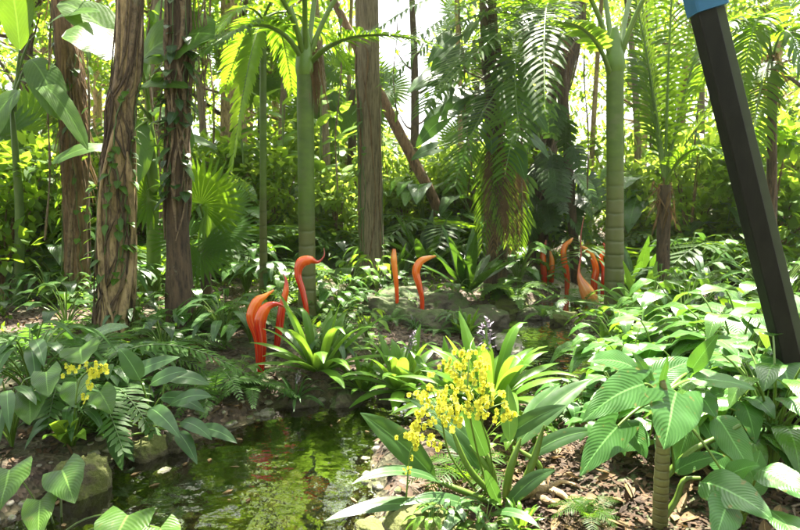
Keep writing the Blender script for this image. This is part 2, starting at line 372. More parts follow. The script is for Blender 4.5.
# ------------------------------------------------------------------ ground
def axis(lo, hi, fine_lo, fine_hi, step, grow=1.16):
    a = list(np.arange(fine_lo, fine_hi, step)); s = step; x = a[-1]
    while x < hi: s *= grow; x += s; a.append(x)
    s = step; x = a[0]
    while x > lo: s *= grow; x -= s; a.insert(0, x)
    return np.array(a)
xs = axis(-400, 400, -4.5, 5.5, .04); ys = axis(-60, 600, 1.6, 9.5, .04)
X, Y = np.meshgrid(xs, ys); Zt = H(X, Y)
g = Geo(); nx = len(xs); a = (np.arange(len(ys) - 1) * nx)[:, None] + np.arange(nx - 1)[None]
g.add(np.stack([X, Y, Zt], -1).reshape(-1, 3), np.stack([a, a + 1, a + nx + 1, a + nx], -1).reshape(-1, 4))
m, n, out = newmat('soil, litter and wet creek bed')
co = objco(n); geo = n.nodes.new('ShaderNodeNewGeometry'); sp = n.nodes.new('ShaderNodeSeparateXYZ'); lk(n, geo.outputs['Position'], sp.inputs[0])
vor = n.nodes.new('ShaderNodeTexVoronoi'); vor.inputs['Scale'].default_value = 34; lk(n, co, vor.inputs['Vector'])
big = noise(n, 1.1, 5, co); c1 = ramp(n, vor.outputs['Color'], [(.1, (.03, .019, .012)), (.5, (.065, .042, .027)), (.95, (.15, .105, .07))])
c1 = mixc(n, mth(n, 'MULTIPLY_ADD', big, 5.0, -2.4, True), c1, (.05, .075, .02))
vb = n.nodes.new('ShaderNodeTexVoronoi'); vb.inputs['Scale'].default_value = 9; lk(n, co, vb.inputs['Vector'])
bed = ramp(n, vb.outputs['Color'], [(.1, (.05, .055, .02)), (.45, (.10, .10, .035)), (.75, (.16, .135, .06)), (1, (.28, .21, .12))])
bed = mixc(n, mth(n, 'MULTIPLY', noise(n, 3.5, 4, co), .9), bed, (.055, .06, .02))
c = mixc(n, mth(n, 'MULTIPLY_ADD', sp.outputs[2], -14.0, .6, True), c1, bed)
pr = n.nodes.new('ShaderNodeBsdfPrincipled'); lk(n, c, pr.inputs['Base Color']); pr.inputs['Roughness'].default_value = .85
bp = n.nodes.new('ShaderNodeBump'); bp.inputs['Distance'].default_value = .02; bp.inputs['Strength'].default_value = .8
lk(n, vor.outputs['Distance'], bp.inputs['Height']); lk(n, bp.outputs[0], pr.inputs['Normal']); lk(n, pr.outputs[0], out.inputs[0])
tag(g.build('ground', m), kind='structure')

g = Geo(); pc = curve([at(-200, 15), at(60, 12.5), at(230, 10.5), at(330, 11.5), at(430, 13), at(520, 12.5), at(590, 10.2), at(700, 11.5), at(1000, 15)], 160)
tg = nrm(np.gradient(pc[:, :2], axis=0)); nn_ = np.stack([-tg[:, 1], tg[:, 0]], -1); us_ = np.linspace(-1, 1, 15); wd_ = .75 + .25 * np.sin(np.arange(160) * .12)
PX = pc[:, None, 0] + nn_[:, None, 0] * us_ * wd_[:, None]; PY = pc[:, None, 1] + nn_[:, None, 1] * us_ * wd_[:, None]; a = (np.arange(159) * 15)[:, None] + np.arange(14)[None]
g.add(np.stack([PX, PY, H(PX, PY) + .03 - .03 * us_ ** 4], -1).reshape(-1, 3), np.stack([a, a + 1, a + 16, a + 15], -1).reshape(-1, 4))
m, n, out = newmat('pale crushed limestone'); pr = n.nodes.new('ShaderNodeBsdfPrincipled'); vor = n.nodes.new('ShaderNodeTexVoronoi'); vor.inputs['Scale'].default_value = 45; lk(n, objco(n), vor.inputs['Vector'])
lk(n, ramp(n, vor.outputs['Color'], [(.1, (.30, .27, .22)), (.9, (.58, .55, .48))]), pr.inputs['Base Color']); pr.inputs['Roughness'].default_value = .9; lk(n, pr.outputs[0], out.inputs[0])
tag(g.build('path', m), kind='structure')

# ------------------------------------------------------------------ water
g = Geo(); wx = np.arange(-3.2, 6.5, .1); wy = np.arange(.6, 14, .1); X, Y = np.meshgrid(wx, wy)
a = (np.arange(len(wy) - 1) * len(wx))[:, None] + np.arange(len(wx) - 1)[None]
g.add(np.stack([X, Y, X * 0], -1).reshape(-1, 3), np.stack([a, a + 1, a + len(wx) + 1, a + len(wx)], -1).reshape(-1, 4))
m, n, out = newmat('clear olive creek water')
fr = n.nodes.new('ShaderNodeFresnel'); fr.inputs[0].default_value = 1.33
gl = n.nodes.new('ShaderNodeBsdfGlossy'); gl.inputs['Roughness'].default_value = .03; gl.inputs[0].default_value = (1, 1, 1, 1)
tr = n.nodes.new('ShaderNodeBsdfTransparent'); tr.inputs[0].default_value = (.38, .40, .20, 1)
co = objco(n, (1, 1, 1)); n1 = noise(n, 4.0, 2, co); n2 = noise(n, 17, 2, co)
hh = mth(n, 'MULTIPLY_ADD', n2, .16, n1)
bp = n.nodes.new('ShaderNodeBump'); bp.inputs['Distance'].default_value = .016; bp.inputs['Strength'].default_value = .8
lk(n, hh, bp.inputs['Height']); lk(n, bp.outputs[0], gl.inputs['Normal']); lk(n, bp.outputs[0], fr.inputs['Normal'])
mx = n.nodes.new('ShaderNodeMixShader'); lk(n, mth(n, 'MULTIPLY_ADD', fr.outputs[0], 2.8, .05, True), mx.inputs[0]); lk(n, tr.outputs[0], mx.inputs[1]); lk(n, gl.outputs[0], mx.inputs[2])
lk(n, mx.outputs[0], out.inputs[0])
tag(g.build('water', m), kind='structure')

# ------------------------------------------------------------------ rocks
def rockmat(name, a, b, moss, amt):
    m, n, out = newmat(name); co = objco(n); nz = noise(n, 7, 8, co, .65)
    col = ramp(n, nz, [(.3, a), (.65, b)]); mf = noise(n, 4, 6, co, .7)
    geo = n.nodes.new('ShaderNodeNewGeometry'); s = n.nodes.new('ShaderNodeSeparateXYZ'); lk(n, geo.outputs['Normal'], s.inputs[0])
    f = mth(n, 'MULTIPLY_ADD', mth(n, 'MULTIPLY_ADD', s.outputs[2], .22, mf), 8.0, -4.9 + amt, True)
    col = mixc(n, f, col, mixc(n, noise(n, 40, 3, co), moss, tuple(c * 1.9 for c in moss)))
    pr = n.nodes.new('ShaderNodeBsdfPrincipled'); lk(n, col, pr.inputs['Base Color']); pr.inputs['Roughness'].default_value = .85
    bp = n.nodes.new('ShaderNodeBump'); bp.inputs['Distance'].default_value = .02; bp.inputs['Strength'].default_value = 1
    lk(n, mth(n, 'MULTIPLY_ADD', noise(n, 60, 4, co), .5, nz), bp.inputs['Height']); lk(n, bp.outputs[0], pr.inputs['Normal']); lk(n, pr.outputs[0], out.inputs[0]); return m
M['rock_moss'] = rockmat('mossy limestone', (.045, .038, .022), (.13, .11, .065), (.055, .062, .012), 1.1)
M['rock_bare'] = rockmat('pale wet limestone', (.13, .115, .09), (.36, .33, .27), (.06, .08, .02), .0)
M['rock_dark'] = rockmat('dark brown mossy rock', (.03, .025, .018), (.11, .09, .06), (.035, .05, .012), .3)
def rock(loc, sx, sy, sz, mat='rock_moss', label='', group=None, name='mossy_rock', seed=None, cat='rock'):
    k = 64; th = np.linspace(0, 2 * PI, k + 1); ph = np.linspace(0, PI, 34)
    T, Q = np.meshgrid(th, ph); d = np.stack([np.sin(Q) * np.cos(T), np.sin(Q) * np.sin(T), np.cos(Q)], -1)
    s = rs.rand(3) * 20
    r = 1 + .16 * fbm(d[..., 0] * 1.6 + s[0], d[..., 1] * 1.6 + d[..., 2] * 1.3 + s[1], 1.0) + .05 * fbm(d[..., 2] * 5 + s[2], d[..., 0] * 5 + d[..., 1] * 3, 1.0)
    r += .035 * fbm(d[..., 0] * 11 + s[1], d[..., 1] * 11 + d[..., 2] * 9 + s[0], 1.0) - .10 * np.abs(fbm(d[..., 0] * 2.6 + s[2], d[..., 2] * 3 + d[..., 1] * 2.2, 1.0))
    r[:, -1] = r[:, 0]; p = d * r[..., None]; p = np.sign(p) * np.abs(p) ** .82
    V = p * np.array([sx, sy, sz]); a = (np.arange(33) * (k + 1))[:, None] + np.arange(k)[None]
    g = Geo(); g.add(V.reshape(-1, 3), np.stack([a, a + k + 1, a + k + 2, a + 1], -1).reshape(-1, 4))
    o = g.build(name, M[mat]); o.location = (loc[0], loc[1], loc[2] + sz * .35); o.rotation_euler = (0, 0, rs.rand() * 6)
    return tag(o, label, cat, group)

# ------------------------------------------------------------------ plant pieces
PROF['fan'] = lambda t: np.where(t < .62, t / .62, (1 - t) / .38 * .98 + .02)
def bez(p0, p1, p2, n=16):
    t = np.linspace(0, 1, n)[:, None]; p0, p1, p2 = map(lambda q: np.asarray(q, float), (p0, p1, p2))
    return (1 - t) ** 2 * p0 + 2 * t * (1 - t) * p1 + t ** 2 * p2
def frond(gl, gs, sp, L, n=34, start=.16, W=.018, droop=.45, ang=.62, up=(0, 0, 1), r0=.014, vee=.35, nseg=4, prof='leaflet', lmin=.25, end=1.0):
    """feather frond along the spine points sp: leaflets into gl, stalk into gs"""
    tt = np.linspace(0, 1, len(sp)); t = np.linspace(start, end, n)
    if gs is not None: tube(gs, sp, np.linspace(r0, r0 * .25, len(sp)), 6)
    T = nrm(np.gradient(sp, axis=0)); B = np.stack([np.interp(t, tt, sp[:, k]) for k in range(3)], -1); D = nrm(np.stack([np.interp(t, tt, T[:, k]) for k in range(3)], -1))
    up = np.asarray(up, float); S = nrm(np.cross(D, up)); N = np.cross(S, D)
    q = (t - start) / (end - start); ln = L * (lmin + (1 - lmin) * np.sin(PI * (.12 + .80 * q)) ** .8) * (1 - .35 * q)
    for s in (-1, 1):
        jit = rs.normal(0, .07, (n, 3))
        d = D * (ang + .5 * q[:, None] ** 2) + s * S + N * vee + jit
        ribbons(gl, B, d, nrm(D - s * S * .4) , ln * (1 + rs.normal(0, .05, n)), W, droop * (1 + rs.normal(0, .15, n)), prof, nseg, (-1, 1) if W < .03 else (-1, 0, 1), .25, rnd=rs.rand() * .4 + rs.rand(n) * .4)
def fan(g, c, D, N, Rad, n=26, half=2.3, droop=.12):
    D = nrm(np.asarray(D, float)); N = np.asarray(N, float); S = nrm(np.cross(D, N)); N = np.cross(S, D)
    a = np.linspace(-half, half, n); da = a[1] - a[0]
    d = D * np.cos(a)[:, None] + S * np.sin(a)[:, None] + N * (.10 * (-1) ** np.arange(n) * 0 + .08)[:, None]
    sd = -D * np.sin(a)[:, None] + S * np.cos(a)[:, None]
    ln = Rad * (1 - .18 * (np.abs(a) / half) ** 2)
    ribbons(g, np.repeat([c], n, 0) + d * .02, d, sd, ln, ln * .62 * math.tan(da / 2) * 1.02, droop, 'fan', 5, (-1, 0, 1), .3, rnd=rs.rand() * .6 + .1 * rs.rand(n))
def lobed(g, c, D, N, L, W, n=7, droop=.5):
    """deeply cut climbing-philodendron leaf"""
    D = nrm(np.asarray(D, float)); S = nrm(np.cross(D, np.asarray(N, float))); N = np.cross(S, D)
    r = rs.rand(); t = np.linspace(.04, .92, n)
    ribbons(g, c, D, S, L, W * .32, droop, 'ovate', 6, (-1, 0, 1), .15, rnd=r)
    sp = [np.array(c)]; 
    for k in range(20):
        d = D.copy(); d[2] -= droop * (k / 20) ** 1.2 * 1.6; sp.append(sp[-1] + nrm(d) * L / 20)
    sp = np.array(sp); B = sp[(t * 20).astype(int)]; DT = nrm(np.gradient(sp, axis=0))[(t * 20).astype(int)]
    for s in (-1, 1):
        ribbons(g, B, DT * .35 + s * S + N * .1, DT, W * (1.05 - .55 * t ** 1.5), L / n * .52, .35, 'leaflet', 3, (-1, 0, 1), .15, rnd=r)
def sph(n):
    v = rs.normal(0, 1, (n, 3)); return nrm(v)
def cloud(g, cs, rad, n, L, W, droop=.35, flat=.75, prof='leaflet', nseg=2, shell=.0, upb=.25):
    """n small leaves around every clump centre"""
    cs = np.atleast_2d(cs); rad = np.broadcast_to(rad, (len(cs),)); N = n * len(cs)
    d = sph(N); rr = rs.rand(N) ** (1 / 2.2); rr = shell + (1 - shell) * rr
    off = d * (rr * np.repeat(rad, n))[:, None] * np.array([1, 1, flat]); B = np.repeat(cs, n, 0) + off
    D = nrm(d * .7 + sph(N) * .8 + np.array([0, 0, upb - .2])); S = nrm(np.cross(D, sph(N) * .35 + np.array([0, 0, 1.])))
    tone = np.repeat(rs.rand(len(cs)), n) * .6 + rs.rand(N) * .4
    ribbons(g, B, D, S, L * rs.uniform(.6, 1.25, N), W * rs.uniform(.7, 1.2, N), droop, prof, nseg, (-1, 1), 0, rnd=tone)
def crown(gl, gb, base, height, spread, nl=9, per=3, leaves=170, L=.13, W=.03, r=.06, crad=.55, low=.35):
    """limbs in gb, leaf clumps in gl, around a stem that reaches `height` above base"""
    cs = []; rad = []; base = np.asarray(base, float)
    for i in range(nl):
        t = low + (1 - low) * (i + rs.rand()) / nl; a = i * 2.4 + rs.rand()
        z0 = height * t; reach = spread * (1 - .6 * (t - low) / (1 - low)) * rs.uniform(.6, 1.1)
        p0 = base + [0, 0, z0]; p2 = p0 + [math.cos(a) * reach, math.sin(a) * reach, reach * rs.uniform(.25, .8)]
        p1 = (p0 + p2) / 2 + [0, 0, -.1 * reach] + rs.normal(0, .12, 3)
        sp = bez(p0, p1, p2, 8); tube(gb, sp, np.linspace(r * (1.1 - .6 * t), .008, 8), 5)
        for k in range(per):
            q = sp[rs.randint(3, 8)] + rs.normal(0, .42 * crad, 3); cs.append(q); rad.append(crad * rs.uniform(.6, 1.2))
            tube(gb, bez(sp[3], (sp[4] + q) / 2 + [0, 0, .1], q, 5), np.linspace(.015, .005, 5), 4, False)
    cloud(gl, cs, rad, leaves, L, W)
def trunk(g, pts, rad, ns=14, lump=.06, n=26):
    tube(g, curve(pts, n), np.interp(np.linspace(0, 1, n), np.linspace(0, 1, len(rad)), rad), ns, True, lump)
def roots_on(root, pts, rad, n, r=(.012, .03), mat='root', name='aerial_root', cover=(0, 1), wob=.8, origin=None, ns=6):
    c = curve(pts, 60); rr = np.interp(np.linspace(0, 1, 60), np.linspace(0, 1, len(rad)), rad); out = []
    for k in range(n):
        g = Geo(); a = rs.rand() * 6.28; lo = int(60 * (cover[0] + rs.rand() * .35 * (cover[1] - cover[0]))) if k % 3 else int(60 * cover[0]); hi = int(60 * (cover[1] - rs.rand() * .3 * (cover[1] - cover[0]))) if k % 2 else int(60 * cover[1])
        idx = np.arange(max(0, lo), min(60, hi)); 
        if len(idx) < 6: continue
        aa = a + np.cumsum(rs.normal(0, .09, len(idx))) * wob + wob * .5 * np.sin(idx * .23 + k)
        q = c[idx] + np.stack([np.cos(aa), np.sin(aa), aa * 0], -1) * (rr[idx] * (1.0 + .05 * rs.rand()))[:, None]
        w_ = rs.uniform(*r); tube(g, curve(q[::3], len(idx)), w_ * (1 + .35 * np.sin(idx * .4 + k)) * np.minimum(1, .25 + np.minimum(np.arange(len(idx)), np.arange(len(idx))[::-1]) * .22), ns, True, .1)
        g.build(name, M[mat], root, origin)

def leafy(root, pts, rad, n, o, v0=.1, v1=.8, mat='leaf_mid', size=.12):
    """small climbing leaves and thin stems hugging a trunk"""
    c = curve(pts, 80); rr = np.interp(np.linspace(0, 1, 80), np.linspace(0, 1, len(rad)), rad); g, gs = Geo(), Geo()
    for k in range(5):
        i0 = int(80 * v0); idx = np.arange(i0, int(80 * rs.uniform(.5 * (v0 + v1), v1))); a = rs.uniform(3.2, 6.2) + np.cumsum(rs.normal(0, .10, len(idx)))
        q = c[idx] + np.stack([np.cos(a), np.sin(a), a * 0], -1) * (rr[idx] * 1.08)[:, None]; tube(gs, q, .006, 5, False)
        m_ = n // 5; j = rs.randint(0, len(idx), m_); B = q[j]; out_ = np.stack([np.cos(a[j]), np.sin(a[j]), a[j] * 0], -1); D = nrm(out_ * .9 + sph(m_) * .6 + [0, 0, -.35])
        ribbons(g, B, D, nrm(np.cross(D, out_ * .3 + [0, 0, 1.]) + 1e-4), size * rs.uniform(.5, 1.3, m_), size * .3 * rs.uniform(.7, 1.2, m_), .5, 'ovate', 4, (-1, 0, 1), .2)
    f = g.build('climbing_leaves', M[mat], root, o); gs.build('climbing_stem', M['petiole_dark'], f, o)
# ================================================================== THE LARGE TREES
def wp(px, py, d): return P(px, py, d)
def stemline(pxs, d, base_dz=-.1, extra=4.0, dx=None):
    """pxs: (px, py) from the ground up at depth d; goes on upward for `extra` metres"""
    b = G(*pxs[0]) if d is None else None
    d = b[1] if d is None else d
    pts = [P(x, y, d) for x, y in pxs]; pts[0][2] = hz(pts[0][0], pts[0][1]) + base_dz
    if extra: 
        v = nrm(pts[-1] - pts[-2]); v = nrm(v * .6 + np.array([0, 0, .6])); pts.append(pts[-1] + v * extra)
    return pts
def pw(px, d): return px / FPX * d          # pixels -> metres at depth d
def palm_head(root, top, n, L, leaf, o, mat='frond', el=(.1, 1.1), W=.02, nl=36, seed=0, name='frond', r0=.02):
    for k in range(n):
        a = k * 2.4 + rs.rand() * .3; e = el[0] + (el[1] - el[0]) * ((k * .618) % 1); l = L * rs.uniform(.85, 1.1)
        dr = np.array([math.cos(a), math.sin(a), 0]); p1 = top + dr * l * .5 * math.cos(e) + [0, 0, l * .62 * math.sin(e) + .1]
        p2 = top + dr * l * .92 + [0, 0, l * (.55 * math.sin(e) - .38)]
        gl, gs = Geo(), Geo(); frond(gl, gs, bez(top, p1, p2, 18), leaf, nl, .18, W, .55, r0=r0)
        f = gl.build(name, M[mat], root, o); gs.build('stalk', M['petiole'], f, o)

# T2: the pale trunk wrapped in strangler roots
b = G(114, 337); d = b[1]
pts = stemline([(112, 340), (113, 300), (115, 200), (121, 110), (130, 0)], d, -.15, 5)
o = np.array([b[0], d, 0]); t = thing('strangled_palm', 'tall tan trunk wrapped in a lattice of brown strangler roots', 'tree', o)
g = Geo(); trunk(g, pts, [pw(18.5, d), pw(14.5, d), pw(14, d), pw(12, d), pw(11.5, d), pw(11, d)], 18, .05, 40); g.build('trunk', M['bark_tan'], t, o)
roots_on(t, pts, [pw(18.5, d), pw(14.5, d), pw(14, d), pw(12, d), pw(11.5, d), pw(11, d)], 18, (.007, .024), origin=o, cover=(0, .9), wob=1.0)
roots_on(t, pts, [pw(20, d), pw(17, d), pw(16, d), pw(13.5, d), pw(13, d), pw(12, d)], 14, (.004, .010), mat='bark_dark', name='vine', origin=o, cover=(0, .9), wob=1.4, ns=5)
roots_on(t, pts, [pw(20, d), pw(18, d), pw(15, d), pw(13, d), pw(12, d)], 6, (.02, .035), mat='bark_tan', origin=o, cover=(0, .6), wob=.6)
gl, gb = Geo(), Geo(); crown(gl, gb, pts[-1] - [0, 0, 1.6], 2.6, 2.3, 8, 2, 45, .22, .05, low=.2, crad=.7); gl.build('crown', M['tree_leaf_dark'], t, o); gb.build('limb', M['bark_brown'], t, o)
leafy(t, pts, [pw(17, d), pw(14, d), pw(12, d)], 60, o, .25, .75)
# T1: far left brown trunk
b = G(76, 300); d = b[1]
pts = stemline([(76, 304), (76, 200), (72, 100), (62, 0)], d, -.15, 4)
o = np.array([b[0], d, 0]); t = thing('fibrous_palm', 'reddish brown fibrous trunk standing furthest left, hung with dry palm fibre', 'tree', o)
g = Geo(); rd = [pw(13, d), pw(11, d), pw(12, d), pw(10, d), pw(9, d)]; trunk(g, pts, rd, 16, .09, 34); g.build('trunk', M['bark_brown'], t, o)
roots_on(t, pts, rd, 9, (.01, .02), origin=o, cover=(0, .7))
g = Geo(); k = 160; q = curve(pts, 60)[rs.randint(18, 46, k)]; aa = rs.rand(k) * 6.28; dr = np.stack([np.cos(aa), np.sin(aa), aa * 0], -1)
ribbons(g, q + dr * pw(12, d), dr * .4 + [0, 0, -1], np.cross(dr, [0, 0, 1.]), rs.uniform(.25, .7, k), .012, .3, 'grass', 3); g.build('dead_fibre', M['dead'], t, o)
leafy(t, pts, rd, 70, o, .05, .8, 'leaf_mid', .14)
palm_head(t, pts[-1], 11, 2.4, .5, o, nl=26)
# T3: dark root-hung trunk
b = G(180, 336); d = b[1]
pts = stemline([(182, 340), (178, 250), (177, 150), (178, 60), (178, 0)], d, -.15, 4)
o = np.array([b[0], d, 0]); t = thing('vine_hung_tree', 'dark brown trunk hung with loose aerial roots, between the strangled trunk and the fan palm', 'tree', o)
rd = [pw(17, d), pw(11, d), pw(10, d), pw(10, d), pw(10, d), pw(9, d)]
g = Geo(); trunk(g, pts, rd, 16, .07, 34); g.build('trunk', M['bark_dark'], t, o)
roots_on(t, pts, [x * 1.15 for x in rd], 26, (.006, .018), mat='root', origin=o, cover=(.22, .85), wob=1.3, ns=5)
leafy(t, pts, rd, 80, o, .3, .85, 'leaf_dark', .16)
for k in range(12):
    x = 170 + rs.rand() * 36; g = Geo(); y0 = -30; y1 = rs.uniform(60, 150); yy = np.linspace(y0, y1, 9)
    tube(g, [P(x + rs.normal(0, 1.6), y, d + rs.normal(0, .02)) for y in yy], .007, 5); g.build('aerial_root', M['root'], t, o)
gl, gb = Geo(), Geo(); crown(gl, gb, pts[-1] - [0, 0, 1.8], 2.6, 2.2, 8, 2, 45, .2, .045, low=.2, crad=.7); gl.build('crown', M['tree_leaf_dark'], t, o); gb.build('limb', M['bark_dark'], t, o)
# T3b: pale far trunk behind
d = 15; pts = stemline([(226, 262), (228, 150), (230, 40), (229, 0)], d, -.1, 5)
o = np.array([pts[0][0], d, 0]); t = thing('pale_trunk_tree', 'pale straight trunk far behind the sunlit yellow frond', 'tree', o)
g = Geo(); trunk(g, pts, [pw(8, d)] * 5, 12, .05); g.build('trunk', M['bark_tan'], t, o)
gl, gb = Geo(), Geo(); crown(gl, gb, pts[-1] - [0, 0, 3.4], 4.0, 2.6, 9, 3, 80, .2, .05, low=.1, crad=.7); gl.build('crown', M['tree_leaf'], t, o); gb.build('limb', M['bark_brown'], t, o)

def crownshaft_palm(base_px, line, d, wpx, top_py, stalks, label, shaft_px=None, name='crownshaft_palm'):
    pts = [P(x, y, d) for x, y in line]; pts[0][2] = hz(pts[0][0], d) - .1
    o = np.array([pts[0][0], d, 0]); t = thing(name, label, 'palm', o)
    g = Geo(); trunk(g, pts, [pw(wpx * .62, d)] + [pw(wpx / 2, d)] * (len(pts) - 1), 16, .02, 40); g.build('trunk', M['palm_green'], t, o)
    g = Geo(); top = pts[-1]; v = nrm(pts[-1] - pts[-2]); 
    tube(g, curve([top - v * .02, top + v * .25, top + v * .5], 12), np.array([.46, .53, .54, .53, .5, .46, .42, .38, .34, .28, .22, .16]) * pw(wpx * 1.05, d), 14); g.build('crownshaft', M['palm_shaft'], t, o)
    for (a0, m1, tip, Lf, nl, mat, Wl) in stalks:
        b0 = P(a0[0], a0[1], d); p1 = P(m1[0], m1[1], d + m1[2]); p2 = P(tip[0], tip[1], d + tip[2])
        gl, gs = Geo(), Geo(); frond(gl, gs, bez(b0, p1, p2, 22), Lf, nl, .3, Wl, .5, r0=pw(2.9, d), nseg=4)
        f = gl.build('frond', M[mat], t, o); gs.build('stalk', M['petiole'], f, o)
    return t, o
# T4: green palm, centre left
b = G(306, 322); d = b[1]
t4, o4 = crownshaft_palm(None, [(307, 325), (307, 250), (306, 170), (305, 75)], d, 16.5, 75, [
    ((303, 62), (296, -40, -.6), (120, -120, -1.5), .55, 34, 'frond', .022), ((309, 60), (335, -40, 0), (480, -150, .2), .6, 36, 'frond', .022),
    ((304, 62), (285, -50, .6), (200, -160, 1.4), .6, 34, 'frond', .022), ((308, 60), (318, -70, .6), (360, -200, 2), .6, 34, 'frond', .022),
    ((306, 60), (300, -80, -.6), (330, -200, -2.2), .6, 34, 'frond', .022), ((310, 64), (345, 18, -.4), (432, 44, -.9), .42, 34, 'frond', .018), ((303, 62), (272, -6, -.5), (205, 52, -1.2), .5, 36, 'frond', .018),
    ], 'slender green ringed palm behind the curled red glass pieces')
g = Geo(); k = 90; q = np.array([P(314 + rs.normal(0, 4), rs.uniform(45, 85), d - .03) for _ in range(k)])
ribbons(g, q, np.array([[.05, 0, -1.]]) + rs.normal(0, .12, (k, 3)), np.array([[1., 0, 0]]) + rs.normal(0, .4, (k, 3)), rs.uniform(.15, .5, k), .007, .2, 'grass', 3); g.build('dead_fibre', M['dead'], t4, o4)
# T10: green palm right
b = G(614, 314); d = b[1]
t10, o10 = crownshaft_palm(None, [(614, 316), (615, 200), (615, 130), (615, 72)], d, 16.5, 72, [
    ((611, 62), (596, -40, -.3), (470, -130, -.8), .6, 36, 'frond', .024), ((620, 60), (650, -50, -.3), (760, -140, -.6), .6, 36, 'frond', .024),
    ((613, 62), (602, -60, .6), (560, -200, 1.6), .6, 34, 'frond', .024), ((618, 60), (636, -60, .8), (690, -170, 2), .6, 34, 'frond', .024),
    ((611, 78), (596, 20, -.4), (556, 22, -1.0), .30, 18, 'leaf_bright', .05)], 'stout green ringed palm right of the glass cluster')
# T5: central brown trunk
b = G(374, 284); d = b[1]
pts = stemline([(374, 288), (372, 262), (370, 150), (368, 60), (367, 0)], d, -.15, 5)
rd = [pw(17, d), pw(12, d), pw(11.5, d), pw(11.5, d), pw(11, d), pw(10, d)]
o = np.array([b[0], d, 0]); t = thing('grey_barked_tree', 'tall grey brown shaggy trunk in the centre, wrapped by thin vines', 'tree', o)
g = Geo(); trunk(g, pts, rd, 18, .05, 40); g.build('trunk', M['bark_grey'], t, o)
roots_on(t, pts, [x * 1.02 for x in rd], 8, (.006, .014), mat='bark_brown', name='vine', origin=o, cover=(.05, .75), wob=.8, ns=5)
gl, gb = Geo(), Geo(); crown(gl, gb, pts[-1] - [0, 0, 1.6], 3.2, 3, 9, 2, 50, .2, .045, low=.2, crad=.8); gl.build('crown', M['tree_leaf'], t, o); gb.build('limb', M['bark_grey'], t, o)
leafy(t, pts, rd, 60, o, .02, .6, 'leaf_mid', .12)
# T6 leaning trunk, T7 thin trunk against the light
d = 11.5; pts = [P(450, 236, d), P(437, 208, d), P(412, 158, d), P(386, 106, d), P(355, 44, d), P(300, -70, d)]; pts[0][2] = hz(pts[0][0], d) - .1
o = np.array([pts[0][0], d, 0]); t = thing('leaning_tree', 'brown trunk leaning to the left behind the central tree', 'tree', o)
g = Geo(); trunk(g, pts, [pw(7, d), pw(5.6, d), pw(5.4, d), pw(5, d), pw(4.2, d), pw(3.5, d)], 12, .1); g.build('trunk', M['bark_brown'], t, o)
gl, gb = Geo(), Geo(); crown(gl, gb, pts[-1] - [0, 0, .8], 1.6, 1.5, 6, 2, 70, .16, .04, low=.2, crad=.6); gl.build('crown', M['tree_leaf'], t, o); gb.build('limb', M['bark_brown'], t, o)
d = 14; pts = stemline([(413, 236), (413, 180), (415, 120), (414, 45), (412, 0)], d, -.1, 3)
o = np.array([pts[0][0], d, 0]); t = thing('thin_trunk_tree', 'thin dark trunk with small side branches against the bright gap', 'tree', o)
g = Geo(); trunk(g, pts, [pw(5, d), pw(4.5, d), pw(4.2, d), pw(3.6, d), pw(3, d), pw(2, d)], 10, .05)
for (x0, y0, x1, y1) in ((414, 70, 395, 48), (414, 125, 432, 108), (415, 95, 440, 70), (413, 60, 428, 30), (414, 130, 398, 112)): tube(g, curve([P(x0, y0, d), P((x0 + x1) / 2, (y0 + y1) / 2 + 5, d), P(x1, y1, d)], 8), np.linspace(.035, .01, 8), 6)
g.build('trunk', M['bark_dark'], t, o)
gl, gb = Geo(), Geo(); crown(gl, gb, P(408, -15, d), 2.6, 1.6, 7, 2, 55, .17, .045, low=.1, crad=.6); gl.build('crown', M['tree_leaf_lime'], t, o); gb.build('limb', M['bark_dark'], t, o)

# T8: trunk clothed in climbing leaves, T9: dark tree with cut-leaved climber
def climber(label, line, d, wpx, leaves, cut, mat_t='bark_dark', name='climber_clad_tree', mat='leaf_blue', size=(.3, .45)):
    pts = stemline(line, d, -.1, 3.5); o = np.array([pts[0][0], d, 0]); t = thing(name, label, 'tree', o)
    g = Geo(); trunk(g, pts, [pw(wpx * .65, d)] + [pw(wpx / 2, d)] * (len(pts) - 1), 14, .1, 30); g.build('trunk', M[mat_t], t, o)
    roots_on(t, pts, [pw(wpx * .55, d)] * 3, 7, (.008, .02), mat='root', origin=o, cover=(.0, .8), ns=5)
    gs = Geo()
    for (x, y, spx, dd) in leaves:
        p = P(x, y, d + dd); c = P(np.interp(y, [l[1] for l in line][::-1], [l[0] for l in line][::-1]), y - 8, d - .1)
        L = pw(spx, d) * rs.uniform(.85, 1.15); dr = nrm(np.array([p[0] - c[0], -.25 + rs.normal(0, .3), -.55 + rs.normal(0, .2)]))
        tube(gs, bez(c, (c + p) / 2 + [0, 0, .12], p, 6), .008, 5, False); g = Geo()
        if cut: lobed(g, p, dr, (rs.normal(0, .3), -.7, .7), L, L * .48, 8, .5)
        else: bigleaf(g, p, p + dr * L * .5 + [0, 0, .03], p + dr * L + [0, 0, -.12 * L], L * .3, (rs.normal(0, .35), -.75, .65), 'heart', 8, 5)
        g.build('climber_leaf', M[mat], t, o)
    gs.build('climber_stem', M['petiole_dark'], t, o)
    gl, gb = Geo(), Geo(); crown(gl, gb, pts[-1] - [0, 0, 1.2], 2.6, 1.8, 7, 2, 40, .19, .045, low=.1, crad=.75); gl.build('crown', M['tree_leaf_dark'], t, o); gb.build('limb', M[mat_t], t, o)
    return t, o, pts
lv = [(rs.uniform(432, 535), rs.uniform(20, 150), rs.uniform(20, 34), rs.uniform(-.7, -.1)) for _ in range(44)]
t8, o8, p8 = climber('dark trunk clothed in broad drooping climber leaves and pale dry fronds, behind the stone ledge', [(497, 262), (496, 180), (494, 100), (490, 50), (488, 0)], 9.6, 17, lv, False)
